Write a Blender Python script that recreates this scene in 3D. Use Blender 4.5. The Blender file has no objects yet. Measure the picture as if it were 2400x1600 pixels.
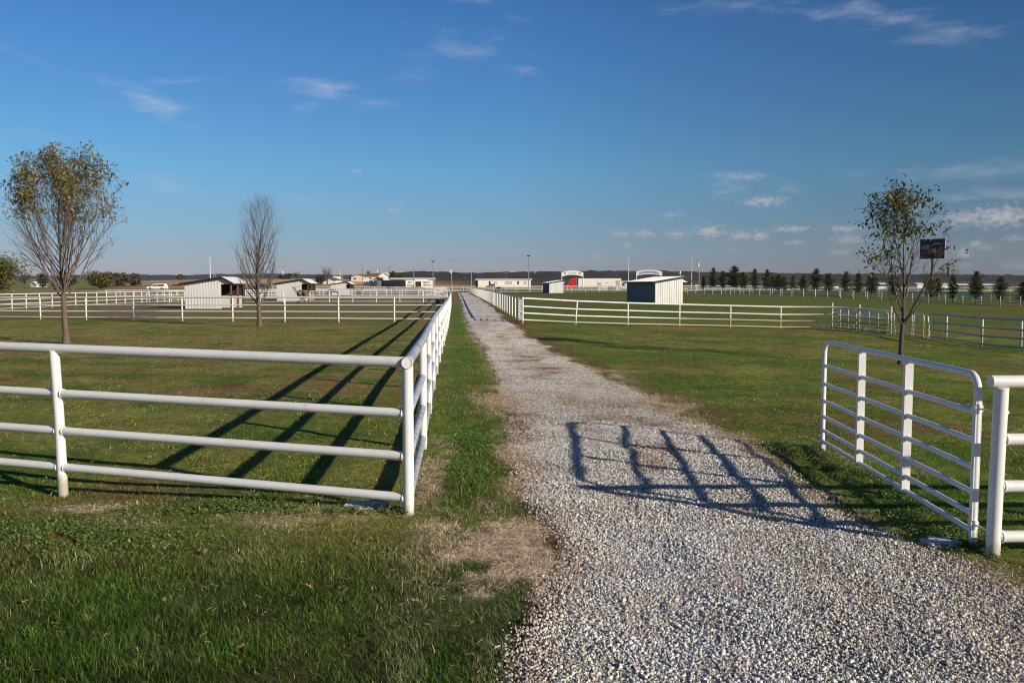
import bpy, bmesh, math, random
import numpy as np
from mathutils import Vector, Matrix, Euler, noise as mnoise

random.seed(7); RNG = np.random.default_rng(11)
S = bpy.context.scene
COL = S.collection
R = math.radians

# ------------------------------------------------------------------ camera
F = 1937.0; EYE = 2.07; HOR = 668.0
PITCH = math.atan((800 - HOR) / F)
cd = bpy.data.cameras.new('camera'); cam = bpy.data.objects.new('camera', cd); COL.objects.link(cam)
cd.sensor_width = 36; cd.lens = 36 * F / 2400; cd.clip_start = .05; cd.clip_end = 20000
cam.location = (0, 0, EYE); cam.rotation_euler = (R(90) - PITCH, 0, 0)
S.camera = cam

def ray(px, py):
    u = (px - 1200) / F; v = (800 - py) / F
    c, s = math.cos(PITCH), math.sin(PITCH)
    return Vector((u, c + v * s, -s + v * c))
def P(px, py, Y):
    d = ray(px, py); return Vector((0, 0, EYE)) + d * (Y / d.y)

# ------------------------------------------------------------------ sun, sky, exposure
SUN_TO = Vector((3.04, -2.13, 3.71 * math.tan(R(20.3)))).normalized()
sl = bpy.data.lights.new('sun', 'SUN'); so = bpy.data.objects.new('sun', sl); COL.objects.link(so)
sl.energy = 5.0; sl.angle = R(.53); sl.color = (1.0, .90, .76)
so.rotation_euler = SUN_TO.to_track_quat('Z', 'Y').to_euler()
S.view_settings.view_transform = 'Standard'; S.view_settings.look = 'None'
S.view_settings.gamma = 1; S.view_settings.exposure = 0.3
S.render.engine = 'CYCLES'; S.cycles.pixel_filter_type = 'BLACKMAN_HARRIS'; S.cycles.filter_width = 1.1

W = bpy.data.worlds.new('World'); S.world = W; W.use_nodes = True
def build_world():
    nt = W.node_tree; N = nt.nodes; L = nt.links; N.clear()
    out = N.new('ShaderNodeOutputWorld'); bg = N.new('ShaderNodeBackground'); bg.inputs[1].default_value = .1
    L.new(bg.outputs[0], out.inputs[0])
    sky = N.new('ShaderNodeTexSky'); sky.sky_type = 'NISHITA'; sky.sun_disc = False
    sky.sun_elevation = R(20.3); sky.sun_rotation = math.atan2(SUN_TO.x, SUN_TO.y)
    sky.altitude = 250; sky.air_density = 1.0; sky.dust_density = .35; sky.ozone_density = 2.2
    tc = N.new('ShaderNodeTexCoord'); sp = N.new('ShaderNodeSeparateXYZ'); L.new(tc.outputs['Generated'], sp.inputs[0])
    def m(op, a, b=None, c=None):
        n = N.new('ShaderNodeMath'); n.operation = op
        for i, v in enumerate((a, b, c)):
            if v is None: continue
            if isinstance(v, (int, float)): n.inputs[i].default_value = v
            else: L.new(v, n.inputs[i])
        return n.outputs[0]
    az = m('ARCTAN2', sp.outputs[0], sp.outputs[1]); el = m('ARCSINE', sp.outputs[2])
    # camera-independent grading of the clear sky by elevation and azimuth
    ramp = N.new('ShaderNodeValToRGB'); L.new(m('DIVIDE', el, .45), ramp.inputs[0])
    cr = ramp.color_ramp; cr.elements[0].position = 0; cr.elements[0].color = SKY[0] ; cr.elements[1].position = 1; cr.elements[1].color = SKY[-1]
    for p, c in zip((.12, .3, .6), SKY[1:-1]):
        e = cr.elements.new(p); e.color = c
    mul = N.new('ShaderNodeVectorMath'); mul.operation = 'MULTIPLY'; L.new(sky.outputs[0], mul.inputs[0]); L.new(ramp.outputs[0], mul.inputs[1])
    azf = N.new('ShaderNodeValToRGB'); L.new(m('MULTIPLY_ADD', az, 1 / 1.3, .5), azf.inputs[0]); ea = azf.color_ramp.elements
    ea[0].position = 0; ea[0].color = (.92, .92, .92, 1); ea[1].position = 1; ea[1].color = (.60, .60, .60, 1); e_ = ea.new(.5); e_.color = (.98, .98, .98, 1)
    sc = N.new('ShaderNodeVectorMath'); sc.operation = 'SCALE'; L.new(mul.outputs[0], sc.inputs[0]); L.new(azf.outputs[0], sc.inputs['Scale'])
    # clouds
    comb = N.new('ShaderNodeCombineXYZ'); L.new(az, comb.inputs[0]); L.new(el, comb.inputs[1])
    nz = N.new('ShaderNodeTexNoise'); nz.inputs['Scale'].default_value = 26; nz.inputs['Detail'].default_value = 7; nz.inputs['Roughness'].default_value = .62
    mp = N.new('ShaderNodeMapping'); mp.inputs['Scale'].default_value = (.7, 2.6, 1); mp.inputs['Rotation'].default_value = (0, 0, R(10)); L.new(comb.outputs[0], mp.inputs[0]); L.new(mp.outputs[0], nz.inputs['Vector'])
    nz2 = N.new('ShaderNodeTexNoise'); nz2.inputs['Scale'].default_value = 150; nz2.inputs['Detail'].default_value = 6; nz2.inputs['Roughness'].default_value = .55
    mp2 = N.new('ShaderNodeMapping'); mp2.inputs['Scale'].default_value = (1, 1.6, 1); L.new(comb.outputs[0], mp2.inputs[0]); L.new(mp2.outputs[0], nz2.inputs['Vector'])
    def blob(px, py, hw, hh, rot):
        d = ray(px, py).normalized(); a = math.atan2(d.x, d.y); e = math.asin(d.z)
        n = N.new('ShaderNodeMapping'); n.vector_type = 'TEXTURE'
        n.inputs['Location'].default_value = (a, e, 0); n.inputs['Rotation'].default_value = (0, 0, R(-rot))
        n.inputs['Scale'].default_value = (hw * 1.15 / F, hh * 1.2 / F, 1); L.new(comb.outputs[0], n.inputs[0])
        v = N.new('ShaderNodeVectorMath'); v.operation = 'LENGTH'; L.new(n.outputs[0], v.inputs[0])
        return v.outputs['Value']
    def layer(lst, noise_out, namp, lo, hi, gain=1.0):
        tot = None
        for (px, py, hw, hh, rot, k) in lst:
            d = blob(px, py, hw, hh, rot)
            x = m('SUBTRACT', 1.0, d)
            x = m('MULTIPLY_ADD', m('SUBTRACT', noise_out, .5), namp, x)
            mr = N.new('ShaderNodeMapRange'); mr.interpolation_type = 'SMOOTHSTEP'; L.new(x, mr.inputs[0])
            mr.inputs[1].default_value = lo; mr.inputs[2].default_value = hi; mr.inputs[3].default_value = 0; mr.inputs[4].default_value = k * gain
            tot = mr.outputs[0] if tot is None else m('MAXIMUM', tot, mr.outputs[0])
        return tot
    cir = layer(CIRRUS, nz.outputs['Fac'], 3.8, .0, 2.2, 1.15)
    cum = layer(CUMULUS, nz2.outputs['Fac'], 2.4, -.05, 1.15)
    mix = N.new('ShaderNodeMix'); mix.data_type = 'RGBA'; L.new(cir, mix.inputs[0]); L.new(sc.outputs[0], mix.inputs[6]); mix.inputs[7].default_value = (5.0, 5.3, 5.8, 1)
    mix2 = N.new('ShaderNodeMix'); mix2.data_type = 'RGBA'; L.new(cum, mix2.inputs[0]); L.new(mix.outputs[2], mix2.inputs[6]); mix2.inputs[7].default_value = (4.7, 4.2, 4.3, 1)
    L.new(mix2.outputs[2], bg.inputs[0])
SKY = [(.46, .455, .70, 1), (.40, .50, .71, 1), (.36, .64, .84, 1), (.30, .61, .93, 1), (.24, .51, .87, 1)]
SKYAZ = (1.15, .82)
CIRRUS = [  # px, py, half-width, half-height, tilt down to the right, strength (photo pixels)
    (2090, 48, 230, 26, 13, .33), (2035, 28, 70, 26, 20, .38), (1760, 16, 200, 18, 2, .2), (2190, 92, 110, 26, 16, .2),
    (1085, 112, 130, 36, 6, .24), (985, 160, 70, 40, -25, .13), (745, 218, 85, 32, 0, .5), (860, 238, 110, 14, 6, .2),
    (360, 240, 110, 34, 14, .46), (430, 190, 130, 8, -7, .2), (430, 440, 120, 26, 8, .18), (600, 462, 180, 14, 3, .13),
    (1120, 2, 50, 9, 0, .45), (1210, 44, 40, 10, 10, .08), (1710, 428, 75, 30, -8, .42), (1832, 438, 60, 18, 6, .42),
    (2340, 455, 180, 16, -3, .38), (2330, 400, 220, 30, -5, .26), (2000, 408, 60, 14, 0, .12), (90, 470, 70, 60, 0, .4),
    (50, 130, 180, 12, 12, .16), (150, 330, 200, 20, 8, .08)]
CUMULUS = [
    (2262, 512, 66, 18, 0, .55), (2345, 507, 70, 24, 0, .72), (1235, 165, 34, 11, 0, .22), (835, 401, 20, 6, 0, .3),
    (925, 491, 30, 7, 0, .3), (940, 474, 16, 5, 0, .2), (1070, 514, 22, 5, 0, .14), (1575, 502, 28, 8, 0, .3), (1790, 472, 56, 13, 0, .58),
    (1760, 413, 42, 9, 0, .3), (1450, 547, 32, 9, 0, .35), (1510, 547, 28, 10, 0, .5), (1583, 549, 34, 10, 0, .42), (1664, 543, 38, 15, 0, .68),
    (1735, 552, 34, 12, 0, .5), (1780, 552, 24, 13, 0, .6), (1851, 537, 48, 9, 0, .55), (1980, 536, 42, 9, 0, .5), (1988, 560, 42, 12, 0, .4),
    (1862, 568, 28, 7, 0, .4), (2258, 594, 18, 13, 0, .45), (2284, 571, 16, 8, 0, .45), (2310, 580, 18, 7, 0, .4), (2374, 559, 26, 7, 0, .35),
    (1400, 600, 14, 8, 0, .35), (1470, 575, 14, 8, 0, .35), (1970, 592, 28, 7, 0, .3), (2390, 622, 40, 12, 0, .2),
    (1000, 596, 24, 6, 0, .16), (1720, 587, 14, 6, 0, .16), (2262, 620, 14, 10, 0, .15)]
build_world()

# ------------------------------------------------------------------ materials
def mat(name, col, rough=.8, var=0.0, scale=8.0, col2=None, bump=0.0, bscale=30.0, spec=.3, metal=0.0, island=None, trans=0.0, attr=None):
    """procedural: base colour mixed with a noise-driven second colour, fine noise bump"""
    m = bpy.data.materials.new(name); m.use_nodes = True; nt = m.node_tree; N = nt.nodes; L = nt.links
    b = N['Principled BSDF']; b.inputs['Roughness'].default_value = rough; b.inputs['Specular IOR Level'].default_value = spec
    b.inputs['Metallic'].default_value = metal
    c4 = (*col, 1); c2 = (*(col2 if col2 else [x * (1 - var) for x in col]), 1)
    tc = N.new('ShaderNodeTexCoord')
    nz = N.new('ShaderNodeTexNoise'); nz.inputs['Scale'].default_value = scale; nz.inputs['Detail'].default_value = 5; nz.inputs['Roughness'].default_value = .65
    L.new(tc.outputs['Object'], nz.inputs['Vector'])
    mr = N.new('ShaderNodeMapRange'); L.new(nz.outputs['Fac'], mr.inputs[0]); mr.inputs[1].default_value = .35; mr.inputs[2].default_value = .68
    mx = N.new('ShaderNodeMix'); mx.data_type = 'RGBA'; L.new(mr.outputs[0], mx.inputs[0]); mx.inputs[6].default_value = c4; mx.inputs[7].default_value = c2
    last = mx.outputs[2]
    if island:
        geo = N.new('ShaderNodeNewGeometry'); rp = N.new('ShaderNodeValToRGB'); L.new(geo.outputs['Random Per Island'], rp.inputs[0])
        el = rp.color_ramp.elements
        for i, (p, c) in enumerate(island):
            if i < 2: el[i].position = p; el[i].color = (*c, 1)
            else:
                e = el.new(p); e.color = (*c, 1)
        mm = N.new('ShaderNodeMix'); mm.data_type = 'RGBA'; mm.inputs[0].default_value = .8 if var >= 0 else 1
        L.new(last, mm.inputs[6]); L.new(rp.outputs[0], mm.inputs[7]); last = mm.outputs[2]
    if attr:
        at = N.new('ShaderNodeAttribute'); at.attribute_name = attr
        mm = N.new('ShaderNodeMix'); mm.data_type = 'RGBA'; mm.blend_type = 'MULTIPLY'; mm.inputs[0].default_value = 1
        L.new(last, mm.inputs[6]); L.new(at.outputs['Color'], mm.inputs[7]); last = mm.outputs[2]
    L.new(last, b.inputs['Base Color'])
    if bump:
        n2 = N.new('ShaderNodeTexNoise'); n2.inputs['Scale'].default_value = bscale; n2.inputs['Detail'].default_value = 4; L.new(tc.outputs['Object'], n2.inputs['Vector'])
        bp = N.new('ShaderNodeBump'); bp.inputs['Strength'].default_value = bump; bp.inputs['Distance'].default_value = .02
        L.new(n2.outputs['Fac'], bp.inputs['Height']); L.new(bp.outputs[0], b.inputs['Normal'])
    if trans:
        tr = N.new('ShaderNodeBsdfTranslucent'); L.new(last, tr.inputs[0]); ms = N.new('ShaderNodeMixShader'); ms.inputs[0].default_value = trans
        L.new(b.outputs[0], ms.inputs[1]); L.new(tr.outputs[0], ms.inputs[2]); L.new(ms.outputs[0], N['Material Output'].inputs[0])
    return m

def pipe_paint():
    m = mat('white pipe paint', (.74, .715, .68), .42, 0, 3, (.66, .64, .60), .06, 60, .4)
    nt = m.node_tree; N = nt.nodes; L = nt.links; b = N['Principled BSDF']
    src = b.inputs['Base Color'].links[0].from_socket
    geo = N.new('ShaderNodeNewGeometry')
    def speck(scale, lo, hi, col, prev, det=3):
        n = N.new('ShaderNodeTexNoise'); n.inputs['Scale'].default_value = scale; n.inputs['Detail'].default_value = det; L.new(geo.outputs['Position'], n.inputs['Vector'])
        r = N.new('ShaderNodeMapRange'); L.new(n.outputs['Fac'], r.inputs[0]); r.inputs[1].default_value = lo; r.inputs[2].default_value = hi
        x = N.new('ShaderNodeMix'); x.data_type = 'RGBA'; L.new(r.outputs[0], x.inputs[0]); L.new(prev, x.inputs[6]); x.inputs[7].default_value = (*col, 1)
        return x.outputs[2]
    c = speck(38, .70, .78, (.30, .26, .22), src, 2)      # chips and scuffs
    c = speck(1.7, .66, .86, (.50, .42, .33), c, 6)        # old dirty patches
    c = speck(9, .62, .80, (.60, .58, .55), c, 5)
    sp = N.new('ShaderNodeSeparateXYZ'); tco = N.new('ShaderNodeTexCoord'); L.new(geo.outputs['Position'], sp.inputs[0])
    nn = N.new('ShaderNodeTexNoise'); nn.inputs['Scale'].default_value = 16; nn.inputs['Detail'].default_value = 4; L.new(geo.outputs['Position'], nn.inputs['Vector'])
    ma = N.new('ShaderNodeMath'); ma.operation = 'MULTIPLY_ADD'; L.new(nn.outputs['Fac'], ma.inputs[0]); ma.inputs[1].default_value = -.22; L.new(sp.outputs[2], ma.inputs[2])
    mr2 = N.new('ShaderNodeMapRange'); L.new(ma.outputs[0], mr2.inputs[0]); mr2.inputs[1].default_value = -.08; mr2.inputs[2].default_value = .03; mr2.inputs[3].default_value = .75; mr2.inputs[4].default_value = 0
    mud = N.new('ShaderNodeMix'); mud.data_type = 'RGBA'; L.new(mr2.outputs[0], mud.inputs[0]); L.new(c, mud.inputs[6]); mud.inputs[7].default_value = (.30, .24, .15, 1); c = mud.outputs[2]
    L.new(c, b.inputs['Base Color'])
    return m
M = {}
M['pipe'] = pipe_paint()
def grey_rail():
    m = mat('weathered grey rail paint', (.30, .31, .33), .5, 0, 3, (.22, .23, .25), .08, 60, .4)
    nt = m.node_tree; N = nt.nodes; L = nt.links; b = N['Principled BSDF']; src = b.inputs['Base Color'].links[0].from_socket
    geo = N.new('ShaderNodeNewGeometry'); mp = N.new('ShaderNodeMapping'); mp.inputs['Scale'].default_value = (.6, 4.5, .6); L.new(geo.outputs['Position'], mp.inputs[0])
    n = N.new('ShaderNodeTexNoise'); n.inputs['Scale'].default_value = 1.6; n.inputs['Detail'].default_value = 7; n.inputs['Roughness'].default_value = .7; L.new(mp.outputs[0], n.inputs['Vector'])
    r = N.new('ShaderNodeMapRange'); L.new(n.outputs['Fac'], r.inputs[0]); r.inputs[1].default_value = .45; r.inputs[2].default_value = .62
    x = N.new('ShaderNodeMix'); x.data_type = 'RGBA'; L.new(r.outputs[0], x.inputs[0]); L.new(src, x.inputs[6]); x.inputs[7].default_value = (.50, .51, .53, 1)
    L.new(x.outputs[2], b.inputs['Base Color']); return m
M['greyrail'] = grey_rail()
M['galv'] = mat('grey white gate paint', (.60, .61, .63), .4, 0, 4, (.50, .51, .53), .06, 80, .5)
M['weld'] = mat('weld bead', (.62, .58, .52), .6, .3, 60, None, .8, 90)
M['panel'] = mat('white ribbed steel', (.64, .635, .60), .45, 0, .8, (.58, .57, .54), 0, 30, .4)
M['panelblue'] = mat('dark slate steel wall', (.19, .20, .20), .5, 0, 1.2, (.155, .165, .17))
M['black'] = mat('black trim', (.02, .02, .022), .6, .3, 4)
M['darkwin'] = mat('dark window glass', (.03, .035, .04), .15, .2, 4, spec=.6)
M['wood'] = mat('bare timber post', (.17, .095, .055), .85, .45, 14)
M['greywood'] = mat('weathered pole', (.34, .31, .28), .9, .35, 6)
M['redwood'] = mat('creosoted pole', (.24, .13, .09), .9, .35, 6)
M['bark1'] = mat('rough brown bark', (.17, .13, .105), .95, 0, 22, (.085, .065, .052), 1.0, 45)
M['bark2'] = mat('reddish bark', (.15, .12, .105), .95, 0, 26, (.075, .06, .052), .8, 45)
M['bark3'] = mat('dark grey bark', (.12, .088, .075), .95, 0, 26, (.06, .045, .04), .8, 45)
M['concrete'] = mat('pale limestone', (.58, .50, .38), .9, 0, 5, (.38, .30, .20), .5, 20)
M['tan'] = mat('tan siding', (.62, .54, .42), .7, .12, 2)
M['cream'] = mat('cream siding', (.78, .74, .66), .6, .08, 2)
M['brownroof'] = mat('brown shingles', (.19, .12, .09), .9, .3, 5)
M['whiteroof'] = mat('white metal roof', (.66, .655, .64), .4, .08, 1.5, spec=.5)
M['darkmetal'] = mat('dark rusty steel', (.045, .035, .03), .7, .4, 9)  # on the shed lining this dark tone stands in for shade
M['rust'] = mat('rusty panel', (.16, .075, .045), .9, .4, 6)
M['white'] = mat('white body paint', (.80, .79, .77), .25, .05, 2, spec=.6)
M['red'] = mat('red body paint', (.62, .018, .015), .25, .1, 2, spec=.6)
M['navy'] = mat('dark blue body paint', (.03, .045, .09), .25, .1, 2, spec=.6)
M['tyre'] = mat('tyre rubber', (.02, .02, .02), .9, .2, 12)
M['chrome'] = mat('bright metal', (.7, .7, .7), .25, .1, 4, metal=1)
M['lamp_red'] = mat('red lens', (.5, .02, .02), .3, .1, 4)
M['hay'] = mat('hay', (.20, .145, .07), .95, .5, 9, None, 1.0, 20)
M['bay'] = mat('bay horse coat', (.12, .045, .022), .55, .35, 6)
M['sorrel'] = mat('sorrel horse coat', (.26, .075, .035), .55, .3, 6)
M['blackcoat'] = mat('black horse coat', (.022, .02, .02), .5, .3, 6)
M['mane'] = mat('dark mane hair', (.02, .015, .012), .8, .3, 10)
M['text'] = mat('black lettering', (.015, .015, .015), .7, .2, 9)
M['maroon'] = mat('maroon print', (.22, .02, .03), .6, .3, 1)
M['nightblue'] = mat('dark blue print', (.02, .025, .05), .6, .3, 1)
M['greyprint'] = mat('grey print', (.30, .31, .36), .6, .3, 1)
M['slab'] = mat('pale board', (.50, .50, .46), .7, .3, 8)
M['bird'] = mat('dark feathers', (.03, .03, .035), .8, .2, 9)
M['deadleaf'] = mat('dead leaf', (.36, .20, .12), .8, .4, 30, trans=.2)
LEAF1 = [(0, (.060, .085, .018)), (1, (.46, .29, .15)), (.3, (.13, .15, .035)), (.55, (.24, .21, .06)), (.8, (.38, .28, .13))]
LEAF3 = [(0, (.030, .044, .012)), (1, (.34, .19, .07)), (.45, (.085, .105, .025)), (.8, (.22, .21, .06))]
M['leaf1'] = mat('olive and tan leaves', (.10, .11, .03), .6, -1, 3, island=LEAF1, trans=.3)
M['leaf3'] = mat('dark olive leaves', (.05, .06, .02), .6, -1, 3, island=LEAF3, trans=.25)
M['pine'] = mat('pine needles', (.05, .07, .02), .7, -1, 3, island=[(0, (.022, .038, .010)), (1, (.20, .21, .055)), (.6, (.075, .10, .025))], trans=.15)
M['yellowpine'] = mat('yellow green needles', (.1, .1, .03), .7, -1, 3, island=[(0, (.06, .07, .018)), (1, (.20, .17, .05))], trans=.15)
M['bush'] = mat('olive bush leaves', (.08, .08, .03), .8, -1, 3, island=[(0, (.055, .062, .018)), (1, (.26, .21, .06)), (.6, (.15, .14, .036))], trans=.2)
M['greenbush'] = mat('green bush leaves', (.08, .08, .03), .8, -1, 3, island=[(0, (.04, .06, .016)), (1, (.13, .15, .04))], trans=.2)
M['greybush'] = mat('grey brown twigs', (.1, .08, .06), .9, -1, 3, island=[(0, (.05, .048, .034)), (1, (.18, .14, .09)), (.5, (.10, .09, .055))])

# ------------------------------------------------------------------ objects
def tag(o, label=None, cat=None, group=None, kind=None):
    if label: o['label'] = label
    if cat: o['category'] = cat
    if group: o['group'] = group
    if kind: o['kind'] = kind
    return o
def thing(name, label, cat, loc=(0, 0, 0), rz=0.0, group=None):
    o = bpy.data.objects.new(name, None); COL.objects.link(o); o.location = loc; o.rotation_euler = (0, 0, rz)
    o.empty_display_size = .2
    return tag(o, label, cat, group)
def copy_tree(o, parent=None):
    c = o.copy(); COL.objects.link(c)
    if parent: c.parent = parent
    for ch in list(o.children): copy_tree(ch, c)
    return c

class MB:
    def __init__(s): s.v = []; s.f = []; s.sm = []
    def add(s, vs, fs, smooth=False):
        n = len(s.v); s.v += [tuple(x) for x in vs]; s.f += [tuple(i + n for i in f) for f in fs]; s.sm += [smooth] * len(fs); return s
    def box(s, c, d, rz=0.0, rot=None):
        hx, hy, hz = d[0] / 2, d[1] / 2, d[2] / 2
        vs = [Vector((x, y, z)) for x in (-hx, hx) for y in (-hy, hy) for z in (-hz, hz)]
        m = rot if rot else Matrix.Rotation(rz, 3, 'Z')
        vs = [m @ v + Vector(c) for v in vs]
        return s.add(vs, [(0, 1, 3, 2), (4, 6, 7, 5), (0, 4, 5, 1), (2, 3, 7, 6), (0, 2, 6, 4), (1, 5, 7, 3)])
    def prism(s, poly, y0, y1, axis='Y'):
        """poly: list of (a,b); extruded along the axis"""
        n = len(poly)
        def mk(a, b, t): return (a, t, b) if axis == 'Y' else ((t, a, b) if axis == 'X' else (a, b, t))
        vs = [mk(a, b, y0) for a, b in poly] + [mk(a, b, y1) for a, b in poly]
        return s.add(vs, [tuple(range(n))[::-1], tuple(range(n, 2 * n))] + [(i, (i + 1) % n, n + (i + 1) % n, n + i) for i in range(n)])
    def tube(s, pts, rad, seg=12, cap=True):
        pts = [Vector(p) for p in pts]; n = len(pts)
        if not hasattr(rad, '__len__'): rad = [rad] * n
        up = None; rings = []
        for i in range(n):
            t = (pts[min(i + 1, n - 1)] - pts[max(i - 1, 0)]).normalized()
            if up is None:
                a = Vector((0, 0, 1)) if abs(t.z) < .9 else Vector((1, 0, 0)); up = t.cross(a).normalized()
            else:
                up = (up - t * up.dot(t))
                up = up.normalized() if up.length > 1e-6 else t.orthogonal().normalized()
            w = t.cross(up)
            rings.append([pts[i] + (up * math.cos(2 * math.pi * k / seg) + w * math.sin(2 * math.pi * k / seg)) * rad[i] for k in range(seg)])
        vs = [v for r_ in rings for v in r_]
        fs = [(i * seg + k, i * seg + (k + 1) % seg, (i + 1) * seg + (k + 1) % seg, (i + 1) * seg + k) for i in range(n - 1) for k in range(seg)]
        s.add(vs, fs, True)
        if cap:
            s.add(rings[0], [tuple(range(seg))[::-1]]); s.add(rings[-1], [tuple(range(seg))])
        return s
    def ball(s, c, r, seg=10, rings=6, sc=(1, 1, 1), jit=0.0):
        vs = []; c = Vector(c)
        for i in range(rings + 1):
            ph = math.pi * i / rings
            for k in range(seg):
                th = 2 * math.pi * k / seg
                q = 1 + random.uniform(-jit, jit)
                vs.append(c + Vector((math.sin(ph) * math.cos(th) * sc[0], math.sin(ph) * math.sin(th) * sc[1], math.cos(ph) * sc[2])) * r * q)
        fs = [(i * seg + k, (i + 1) * seg + k, (i + 1) * seg + (k + 1) % seg, i * seg + (k + 1) % seg) for i in range(rings) for k in range(seg)]
        return s.add(vs, fs, True)
    def build(s, name, m, parent=None, loc=None, rz=0.0):
        me = bpy.data.meshes.new(name); me.from_pydata(s.v, [], s.f); me.materials.append(m)
        me.polygons.foreach_set('use_smooth', s.sm); me.update()
        o = bpy.data.objects.new(name, me); COL.objects.link(o)
        if parent: o.parent = parent
        if loc is not None: o.location = loc
        if rz: o.rotation_euler = (0, 0, rz)
        return o

def npmesh(name, verts, faces_n, loops, m, cols=None, smooth=False):
    """fast mesh: verts (n,3), loops flat int array, faces_n ints per face (constant)"""
    me = bpy.data.meshes.new(name); nv = len(verts); nf = len(loops) // faces_n
    me.vertices.add(nv); me.vertices.foreach_set('co', verts.astype(np.float32).ravel())
    me.loops.add(len(loops)); me.loops.foreach_set('vertex_index', loops.astype(np.int32))
    me.polygons.add(nf); me.polygons.foreach_set('loop_start', np.arange(0, nf * faces_n, faces_n, dtype=np.int32))
    if smooth: me.polygons.foreach_set('use_smooth', np.ones(nf, bool))
    me.materials.append(m); me.update(calc_edges=True)
    if cols is not None:
        a = me.color_attributes.new('tint', 'FLOAT_COLOR', 'POINT')
        c4 = np.ones((nv, 4), np.float32); c4[:, :3] = cols; a.data.foreach_set('color', c4.ravel())
    o = bpy.data.objects.new(name, me); COL.objects.link(o); return o

# ------------------------------------------------------------------ numpy noise, terrain, road shape
def vnoise(x, y, seed=0):
    xi = np.floor(x).astype(np.int64); yi = np.floor(y).astype(np.int64); xf = x - xi; yf = y - yi
    def h(a, b):
        n = (a * 374761393 + b * 668265263 + seed * 974634777) & 0xffffffff
        n = ((n ^ (n >> 13)) * 1274126177) & 0xffffffff
        return ((n ^ (n >> 16)) & 0xffff) / 65535.0
    u = xf * xf * (3 - 2 * xf); v = yf * yf * (3 - 2 * yf)
    return (h(xi, yi) * (1 - u) + h(xi + 1, yi) * u) * (1 - v) + (h(xi, yi + 1) * (1 - u) + h(xi + 1, yi + 1) * u) * v
def fbm(x, y, sc, seed=0, oct=4, rough=.5):
    x = np.asarray(x, float) / sc; y = np.asarray(y, float) / sc; t = 0; a = 1; s = 0
    for i in range(oct):
        t = t + a * vnoise(x, y, seed + i * 17); s += a; a *= rough; x = x * 2.03 + 5.2; y = y * 2.03 + 1.7
    return t / s

CP = []   # terrain control points: tan(azimuth), distance, height
def cp(Y, *tz):
    for t, z in tz: CP.append((t, Y, z))
def cpy(Y, *ty):
    for t, y in ty: CP.append((t, Y, EYE + (HOR - y) * Y / F))
for Y_ in (5, 8, 12): cp(Y_, *[(t, 0) for t in (-1.2, -.7, -.4, -.1, .2, .5, .8, 1.2)])
cp(20, (-.6, -.06), (-.3, 0), (0, 0), (.2, -.05), (.4, -.14), (.6, -.22), (1, -.3))
cp(30, (-.9, -.1), (-.6, -.1), (-.3, -.05), (0, 0), (.2, -.2), (.4, -.38), (.6, -.6), (.9, -.8))
cp(45, (-.9, -.1), (-.6, -.1), (-.3, -.1), (-.1, 0), (0, -.05), (.1, -.27), (.2, -.45), (.3, -.6), (.4, -.66), (.5, -.8), (.65, -.85), (.9, -1))
cp(62, (-.6, -.1), (-.3, -.1), (-.1, 0), (0, 0), (.1, -.2), (.2, -.35), (.4, -.6), (.6, -.8))
cp(78, (-.6, -.1), (-.3, -.05), (-.1, 0), (0, 0), (.1, -.05), (.2, 0), (.4, -.5), (.6, -.8))
cp(95, (-.6, -.1), (-.4, -.1), (-.2, 0), (0, 0), (.1, .1), (.2, .17), (.3, 0), (.4, -.35), (.6, -.7))
cp(118, (-.6, -.1), (-.3, 0), (-.1, 0), (.05, .1), (.2, .2), (.3, .1), (.4, -.2), (.54, -.7), (.7, -.9))
cp(150, (-.6, -.2), (-.4, -.3), (-.2, 0), (-.05, 0), (.05, .2), (.2, .35), (.3, .3), (.4, 0), (.55, -.4))
cp(185, (-.6, -.1), (-.4, -.3), (-.2, -.1), (-.05, 0), (.06, .4), (.2, .45), (.3, .4), (.4, .2), (.6, -.1))
cp(225, (-.6, .0), (-.3, .05), (-.15, 0), (-.07, .1), (.05, .45), (.2, .5), (.4, .35), (.6, .1))
cpy(262, (-.6, 680), (-.3, 678.5), (-.15, 678), (-.07, 679), (.05, 679.5), (.2, 680), (.4, 682), (.6, 683))
cpy(310, (-.6, 677), (-.45, 674), (-.3, 669), (-.2, 668.5), (-.12, 671.5), (-.05, 674), (.05, 675), (.2, 677.5), (.4, 679), (.6, 680))
cpy(380, (-.6, 675), (-.45, 665), (-.3, 660), (-.2, 661), (-.12, 666), (-.05, 671), (.05, 672), (.2, 673), (.4, 676), (.6, 677))
cpy(460, (-.6, 672), (-.48, 659), (-.38, 652), (-.3, 649), (-.22, 648.5), (-.17, 653), (-.12, 661), (-.05, 669), (.05, 670), (.3, 671), (.6, 674))
cpy(700, (-.6, 666), (-.45, 661), (-.3, 655), (-.2, 655), (-.1, 662), (0, 666), (.3, 667), (.6, 669))
cpy(1500, (-.9, 659), (-.3, 659), (0, 660), (.3, 660), (.9, 661)); cpy(2600, (-.9, 656), (0, 656), (.9, 656)); cpy(5200, (-.9, 655), (0, 655), (.9, 655))
CPA = np.array([(math.atan(t), math.log(Y / math.cos(math.atan(t))), z) for t, Y, z in CP])
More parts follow.
